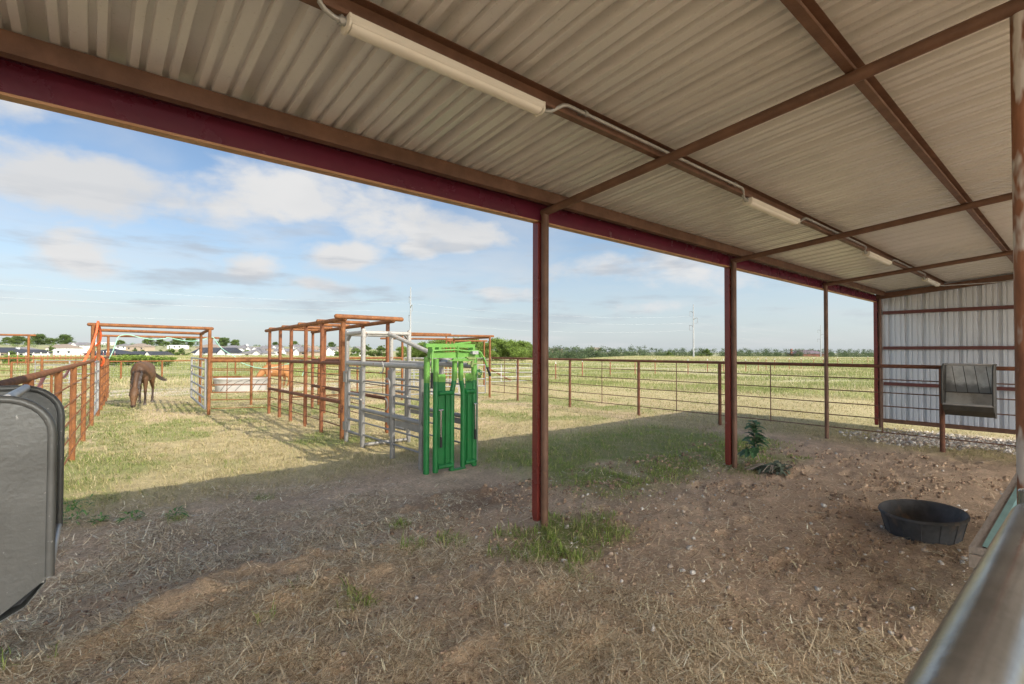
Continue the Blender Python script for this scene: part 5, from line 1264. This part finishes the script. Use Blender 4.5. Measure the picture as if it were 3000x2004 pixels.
BL = [(20,55,.75,'low green weed bush in the field at the left edge'),(48,57,.9,'low green weed bush behind the plain gate frame'),(72,56,.8,'low green weed bush right of the plain gate frame post'),(332,46,.85,'low green bush right behind the mint hose end'),
      (352,45,.9,'low green bush left of the horse back'),(386,46,1.0,'low green bush just above the horse'),(425,47,.95,'low green bush behind the horse rump'),(462,46,.9,'low green bush right of the horse'),(486,45,.6,'small green bush before the open grey gate'),
      (500,60,.7,'small green bush between horse and open gate')]
for px, D, s, l in BL:
    x, y = at(px, D); plant('bush', 'bush', l, 'bush', x, y, s, sz=s*.9, group='low bushes in the left field')
def woodland():
    cs = []; rs = []
    for k in range(620):
        px = random.uniform(1590, 3050); f = random.random()
        D0 = np.interp(px, [1590,1700,1800,1950,2050,3050],[165,170,200,250,310,330]); D = D0*(1+.35*f)
        x, y = at(px, D); z = terrain(np.array([x]),np.array([y]))[0]; H = random.uniform(3.6,6.6)*np.interp(px,[1590,2050],[.92,1.08])*np.interp(px,[1840,2000,2060],[1,.94,1.0])
        r = random.uniform(1.3,2.6)
        for q in range(3): cs.append((x+random.uniform(-1.8,1.8),y+random.uniform(-1.8,1.8),z+H*(.25+.33*q)-.4)); rs.append(r*(1.1-.18*q))
    V, F, C = leaf_cloud(cs, rs, 34, .22, [(c[0]*.8+.012,c[1]*.8+.014,c[2]*.8+.022) for c in GR2+GR2+GR1[:1]])  # bluish haze of distance mixed into the leaf colours
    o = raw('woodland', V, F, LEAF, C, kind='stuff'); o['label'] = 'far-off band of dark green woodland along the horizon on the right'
    cs = []; rs = []
    for k in range(260):
        px = random.uniform(-120, 1100); D = random.uniform(400, 760); x, y = at(px, D); z = terrain(np.array([x]),np.array([y]))[0]
        r = random.uniform(1.2,2.8); cs.append((x,y,z+r*.5)); rs.append(r)
    V, F, C = leaf_cloud(cs, rs, 22, .30, GR2+GR1)
    o = raw('hillside_scrub', V, F, LEAF, C, kind='stuff'); o['label'] = 'scattered green scrub and hedges over the far hillside of houses'
woodland()

# ------------------------------------------------------------------ weeds by the second post
def lobed_leaf(m, base, d, L, W, droop, nrm):
    """a toothed, folded leaf"""
    base = Vector(base); d = Vector(d).normalized(); n = Vector(nrm); s = d.cross(n).normalized(); n = s.cross(d)
    k = 9; pts = []
    for i in range(k):
        u = i/(k-1); w = W*math.sin(math.pi*min(1,u*.92+.06))**.7*(1.0 if i % 2 else .66); c = base + d*L*u + Vector((0,0,-droop*L*u*u))
        pts.append((c, c + s*w + n*w*.3, c - s*w + n*w*.3))
    for i in range(k-1):
        a, b = pts[i], pts[i+1]; m.add([a[0],a[1],b[1],b[0]],[(0,1,2,3)]); m.add([a[0],a[2],b[2],b[0]],[(0,1,2,3)])
WEED = mat('weed_leaf', (.055,.13,.055), (.085,.18,.07), rough=.5, scale=30)
WILT = mat('wilted_leaf', (.075,.12,.07), (.19,.21,.16), rough=.7, scale=40)
def weeds():
    r_ = random.Random(8); x, y = 7.10, 3.08; g = gz1(x,y)
    t = thing('weed_plant', 'upright leafy weed with dark toothed leaves beside the second shed post', 'weed', (x,y,g))
    m = MB(); m.path([(x+.05,y-.05,g-.02),(x+.02,y-.02,g+.12),(x-.01,y,g+.35),(x,y+.01,g+.56)],[.011,.010,.009,.004],8); m.build('stem', mat('pale_stem',(.36,.30,.22),(.25,.22,.13),rough=.8,scale=20), t)
    m = MB()
    for k in range(64):
        k = k*54/64; z = g+.18+.40*(k/54); a = k*2.4+r_.uniform(-.5,.5); e = r_.uniform(-.1,.8)
        L = r_.uniform(.08,.21)*(1.2-.5*(k/54)); W = L*r_.uniform(.28,.42)
        if k < 3: L, W, a, e = .24, .07, 2.2+.5*k, .0
        lobed_leaf(m,(x,y,z),(math.cos(a)*math.cos(e),math.sin(a)*math.cos(e),math.sin(e)),L,W,.4,(0,0,1))
    m.build('leaves', WEED, t, smooth=True, angle=80)
    x2, y2 = 6.98, 2.76; t = thing('wilted_weeds', 'pulled heap of wilted grey-green weeds lying beside the upright weed', 'weeds', (x2,y2,gz1(x2,y2)))
    m = MB(); g = gz1(x2,y2)
    for k in range(120):
        a = r_.random()*6.283; rr = r_.random()**.6*.26; px, py = x2+rr*math.cos(a)*1.2, y2+rr*math.sin(a)*.8
        e = r_.uniform(-.5,.7); b = r_.random()*6.283; lobed_leaf(m,(px,py,g+.02+.13*(1-rr/.28)*r_.random()),(math.cos(b)*math.cos(e),math.sin(b)*math.cos(e),math.sin(e)),r_.uniform(.06,.13),r_.uniform(.018,.035),.7,(r_.uniform(-.5,.5),r_.uniform(-.5,.5),1))
    m.build('leaves', WILT, t, smooth=True, angle=80)
    m = MB()
    for k in range(7):
        a = r_.uniform(2.2,4.2); m.path([(x2+.1*r_.uniform(-1,1),y2+.05*r_.uniform(-1,1),g+.04),(x2+.2*math.cos(a),y2+.12*math.sin(a)+.06,g+.09),(x2+.42*math.cos(a),y2+.25*math.sin(a)+.1,g+.03)],[.006,.006,.004],6)
    m.build('stems', WOODG, t)
    # small leafy weeds near the left feeder and by the litter
    WEED2 = mat('fresh_weed_leaf', (.09,.19,.045), (.13,.25,.06), rough=.55, scale=25)
    for (x,y,s,l) in ((-.12,6.1,1.5,'bushy green weed growing beside the left hay feeder'),(.08,5.92,.5,'leftmost of the three small green weeds right of the bushy weed by the left feeder'),(.30,5.80,.65,'middle one of the three small green weeds in the litter near the left feeder'),(.62,5.66,.6,'rightmost of the three small green weeds in the litter near the left feeder')):
        g = gz1(x,y); t = thing('small_weed', l, 'weed', (x,y,g), 'small weeds in the litter'); m = MB()
        for k in range(int(46*s)):
            a = r_.random()*6.283; q = r_.random()*.10*s; e = r_.uniform(.1,1.2)
            lobed_leaf(m,(x+q*math.cos(a),y+q*math.sin(a),g+r_.random()*.13*s),(math.cos(a)*math.cos(e),math.sin(a)*math.cos(e),math.sin(e)),r_.uniform(.05,.10),r_.uniform(.008,.016),.6,(0,0,1))
        m.build('leaves', WEED2, t, smooth=True, angle=80)
weeds()

# ------------------------------------------------------------------ sky, sun, camera
SUNV = Vector((1.76, -3.55, 2.98)).normalized()                           # towards the sun
def sky():
    w = bpy.data.worlds.new('World'); SC.world = w; w.use_nodes = True; nt = w.node_tree; N = nt.nodes; bg = N['Background']
    st = N.new('ShaderNodeTexSky'); st.sky_type = 'NISHITA'; st.sun_disc = False
    st.sun_elevation = math.asin(SUNV.z); st.sun_rotation = math.atan2(SUNV.x, SUNV.y); st.air_density = 1.0; st.dust_density = 1.2; st.ozone_density = 1.6; st.altitude = 200
    tc = N.new('ShaderNodeTexCoord'); sep = N.new('ShaderNodeSeparateXYZ'); lin(nt, tc.outputs['Generated'], sep.inputs['Vector'])
    def mth(op, a, b=None, c=None, clamp=False):
        n = N.new('ShaderNodeMath'); n.operation = op; n.use_clamp = clamp
        for i, v in enumerate((a,b,c)):
            if v is None: continue
            if isinstance(v,(int,float)): n.inputs[i].default_value = v
            else: lin(nt, v, n.inputs[i])
        return n.outputs[0]
    def rng_(v, a, b, c=0., d=1., smooth=True):
        n = N.new('ShaderNodeMapRange'); n.interpolation_type = 'SMOOTHSTEP' if smooth else 'LINEAR'; n.inputs['From Min'].default_value = a; n.inputs['From Max'].default_value = b; n.inputs['To Min'].default_value = c; n.inputs['To Max'].default_value = d; lin(nt, v, n.inputs['Value']); return n.outputs['Result']
    zc = mth('MAXIMUM', sep.outputs['Z'], 0.0); dn = mth('ADD', zc, .13)
    cx = mth('DIVIDE', sep.outputs['X'], dn); cy = mth('DIVIDE', sep.outputs['Y'], dn)
    cb = N.new('ShaderNodeCombineXYZ'); lin(nt, cx, cb.inputs['X']); lin(nt, cy, cb.inputs['Y']); cb.inputs['Z'].default_value = 3.7
    def noise(vec, s, det=8, ro=.55, dist=0.):
        n = N.new('ShaderNodeTexNoise'); n.inputs['Scale'].default_value = s; n.inputs['Detail'].default_value = det; n.inputs['Roughness'].default_value = ro; n.inputs['Distortion'].default_value = dist; lin(nt, vec, n.inputs['Vector']); return n.outputs['Fac']
    n1 = noise(cb.outputs['Vector'], 1.35, 9, .52, .25); n2 = noise(cb.outputs['Vector'], .45, 3, .5)
    # billows built on the direction itself, so that clouds stay upright near the horizon
    mp = N.new('ShaderNodeMapping'); mp.inputs['Scale'].default_value = (1,1,1.9); lin(nt, tc.outputs['Generated'], mp.inputs['Vector'])
    n3 = noise(mp.outputs['Vector'], 7.5, 9, .55, .15); n4 = noise(mp.outputs['Vector'], 3.2, 4, .5)
    blobs = None
    for (az, el, sx, sy, a) in CLOUDS:
        dx, dy, dz = math.cos(R(el))*math.cos(R(az)), math.cos(R(el))*math.sin(R(az)), math.sin(R(el))
        hx, hy = -math.sin(R(az)), math.cos(R(az))
        u = mth('ADD', mth('MULTIPLY', sep.outputs['X'], hx), mth('MULTIPLY', sep.outputs['Y'], hy))
        f = mth('ADD', mth('MULTIPLY', sep.outputs['X'], math.cos(R(az))), mth('MULTIPLY', sep.outputs['Y'], math.sin(R(az))))
        e2 = mth('ADD', mth('POWER', mth('DIVIDE', u, sx), 2), mth('POWER', mth('DIVIDE', mth('SUBTRACT', sep.outputs['Z'], dz), sy), 2))
        g = mth('MULTIPLY', mth('MULTIPLY', mth('POWER', 2.718, mth('MULTIPLY', e2, -1)), a), mth('GREATER_THAN', f, 0))
        blobs = g if blobs is None else mth('MAXIMUM', blobs, g)
    cum = mth('ADD', mth('MULTIPLY', blobs, 1.0), mth('MULTIPLY', mth('SUBTRACT', n3, .5), 1.35))
    cum = rng_(cum, .26, .70)
    wisp = rng_(mth('ADD', mth('MULTIPLY', n1, .62), mth('MULTIPLY', n2, .38)), .43, .73, 0, .55)
    cloud = mth('MAXIMUM', cum, wisp)
    haze = rng_(zc, .0, .28, .68, 0.)
    # grey undersides of the low clouds
    band = noise((lambda: (lin(nt, tc.outputs['Generated'], mp2.inputs['Vector']), mp2.outputs['Vector'])[1])() if (mp2 := N.new('ShaderNodeMapping')) else None, 5.2, 7, .55)
    mp2.inputs['Scale'].default_value = (1,1,5.2)
    grey = mth('MULTIPLY', rng_(band, .48, .66), rng_(zc, .02, .09)); grey = mth('MULTIPLY', grey, rng_(zc, .17, .28, 1., 0.))
    shade = rng_(n4, .35, .65, 0, .5)
    base = N.new('ShaderNodeVectorMath'); base.operation = 'MULTIPLY'; lin(nt, st.outputs['Color'], base.inputs[0]); base.inputs[1].default_value = SKYMUL
    def mix(f, a, b):
        n = N.new('ShaderNodeMix'); n.data_type = 'RGBA'
        for s, v in (('Factor',f),('A',a),('B',b)):
            if isinstance(v, tuple): n.inputs[s].default_value = (*v,1)
            elif isinstance(v, float): n.inputs[s].default_value = v
            else: lin(nt, v, n.inputs[s])
        return n.outputs['Result']
    k = 1/SKYSTR
    white = mix(shade, tuple(v*k for v in (.80,.80,.80)), tuple(v*k for v in (.62,.64,.67)))
    c = mix(haze, base.outputs['Vector'], tuple(v*k for v in (.625,.70,.775)))
    c = mix(cloud, c, white)
    c = mix(mth('MULTIPLY', grey, .62), c, tuple(v*k for v in (.47,.51,.57)))
    dt = N.new('ShaderNodeVectorMath'); dt.operation = 'DOT_PRODUCT'; lin(nt, tc.outputs['Generated'], dt.inputs[0]); dt.inputs[1].default_value = (math.cos(R(13))*math.cos(R(-105)), math.cos(R(13))*math.sin(R(-105)), math.sin(R(13)))  # bright low sky patch behind the camera, added to fill the shed's shade
    fill_mask = rng_(dt.outputs['Value'], .70, .98, 0., 1.)
    fill_light = N.new('ShaderNodeVectorMath'); fill_light.operation = 'SCALE'; fill_light.inputs[0].default_value = tuple(v*k*SKYFILL for v in (1.0,.95,.86)); lin(nt, fill_mask, fill_light.inputs['Scale'])
    ad = N.new('ShaderNodeVectorMath'); ad.operation = 'ADD'; lin(nt, c, ad.inputs[0]); lin(nt, fill_light.outputs['Vector'], ad.inputs[1]); c = ad.outputs['Vector']
    lin(nt, c, bg.inputs['Color']); bg.inputs['Strength'].default_value = SKYSTR
SKYSTR = .15; SKYMUL = (1.08, 1.09, 1.08); SKYFILL = 6.0
CLOUDS = [(90,14.3,.17,.060,.9),(81,14.2,.10,.045,.62),(74,16.3,.16,.060,.82),(66,15,.14,.06,.66),(90,8,.09,.06,.56),(69,10.2,.085,.036,.88),(77.5,8.4,.065,.030,.74),(71.5,7.0,.09,.025,.6),(54.5,13,.13,.05,.8),(60,11.3,.06,.03,.55),(40,9,.14,.04,.55),(28,9,.16,.06,.55),(98,20,.12,.09,.55),(50,6.5,.12,.025,.5),(33,5,.14,.02,.5)]
sky()
sun = bpy.data.lights.new('sun', 'SUN'); sun.energy = 4.8; sun.angle = R(.53); sun.color = (1.0,.92,.78)
so = bpy.data.objects.new('sun', sun); COL.objects.link(so); so.rotation_euler = (-SUNV).to_track_quat('-Z','Y').to_euler(); so.location = (20,-30,40)

cam = bpy.data.cameras.new('camera'); co = bpy.data.objects.new('camera', cam); COL.objects.link(co)
yaw, pitch, roll = R(49.629), R(1.0541), R(.21688)
fw = Vector((math.cos(pitch)*math.cos(yaw), math.cos(pitch)*math.sin(yaw), math.sin(pitch))); rt = Vector((math.sin(yaw), -math.cos(yaw), 0)); up = rt.cross(fw)
r2 = rt*math.cos(roll)+up*math.sin(roll); u2 = up*math.cos(roll)-rt*math.sin(roll)
mw = Matrix((( r2.x,u2.x,-fw.x,0),(r2.y,u2.y,-fw.y,0),(r2.z,u2.z,-fw.z,1.6),(0,0,0,1))); co.matrix_world = mw
cam.sensor_width = 36; cam.sensor_fit = 'HORIZONTAL'; cam.lens = 17.345; cam.clip_start = .02; cam.clip_end = 6000
cam.dof.use_dof = True; cam.dof.focus_distance = 7.0; cam.dof.aperture_fstop = 9.0
SC.camera = co
SC.view_settings.view_transform = 'Standard'; SC.view_settings.look = 'None'; SC.view_settings.exposure = 0; SC.view_settings.gamma = 1
SC.render.engine = 'CYCLES'; SC.cycles.use_denoising = True; SC.cycles.max_bounces = 6; SC.cycles.diffuse_bounces = 4; SC.cycles.glossy_bounces = 3; SC.cycles.transmission_bounces = 3; SC.cycles.adaptive_threshold = .015
SC.cycles.use_adaptive_sampling = True
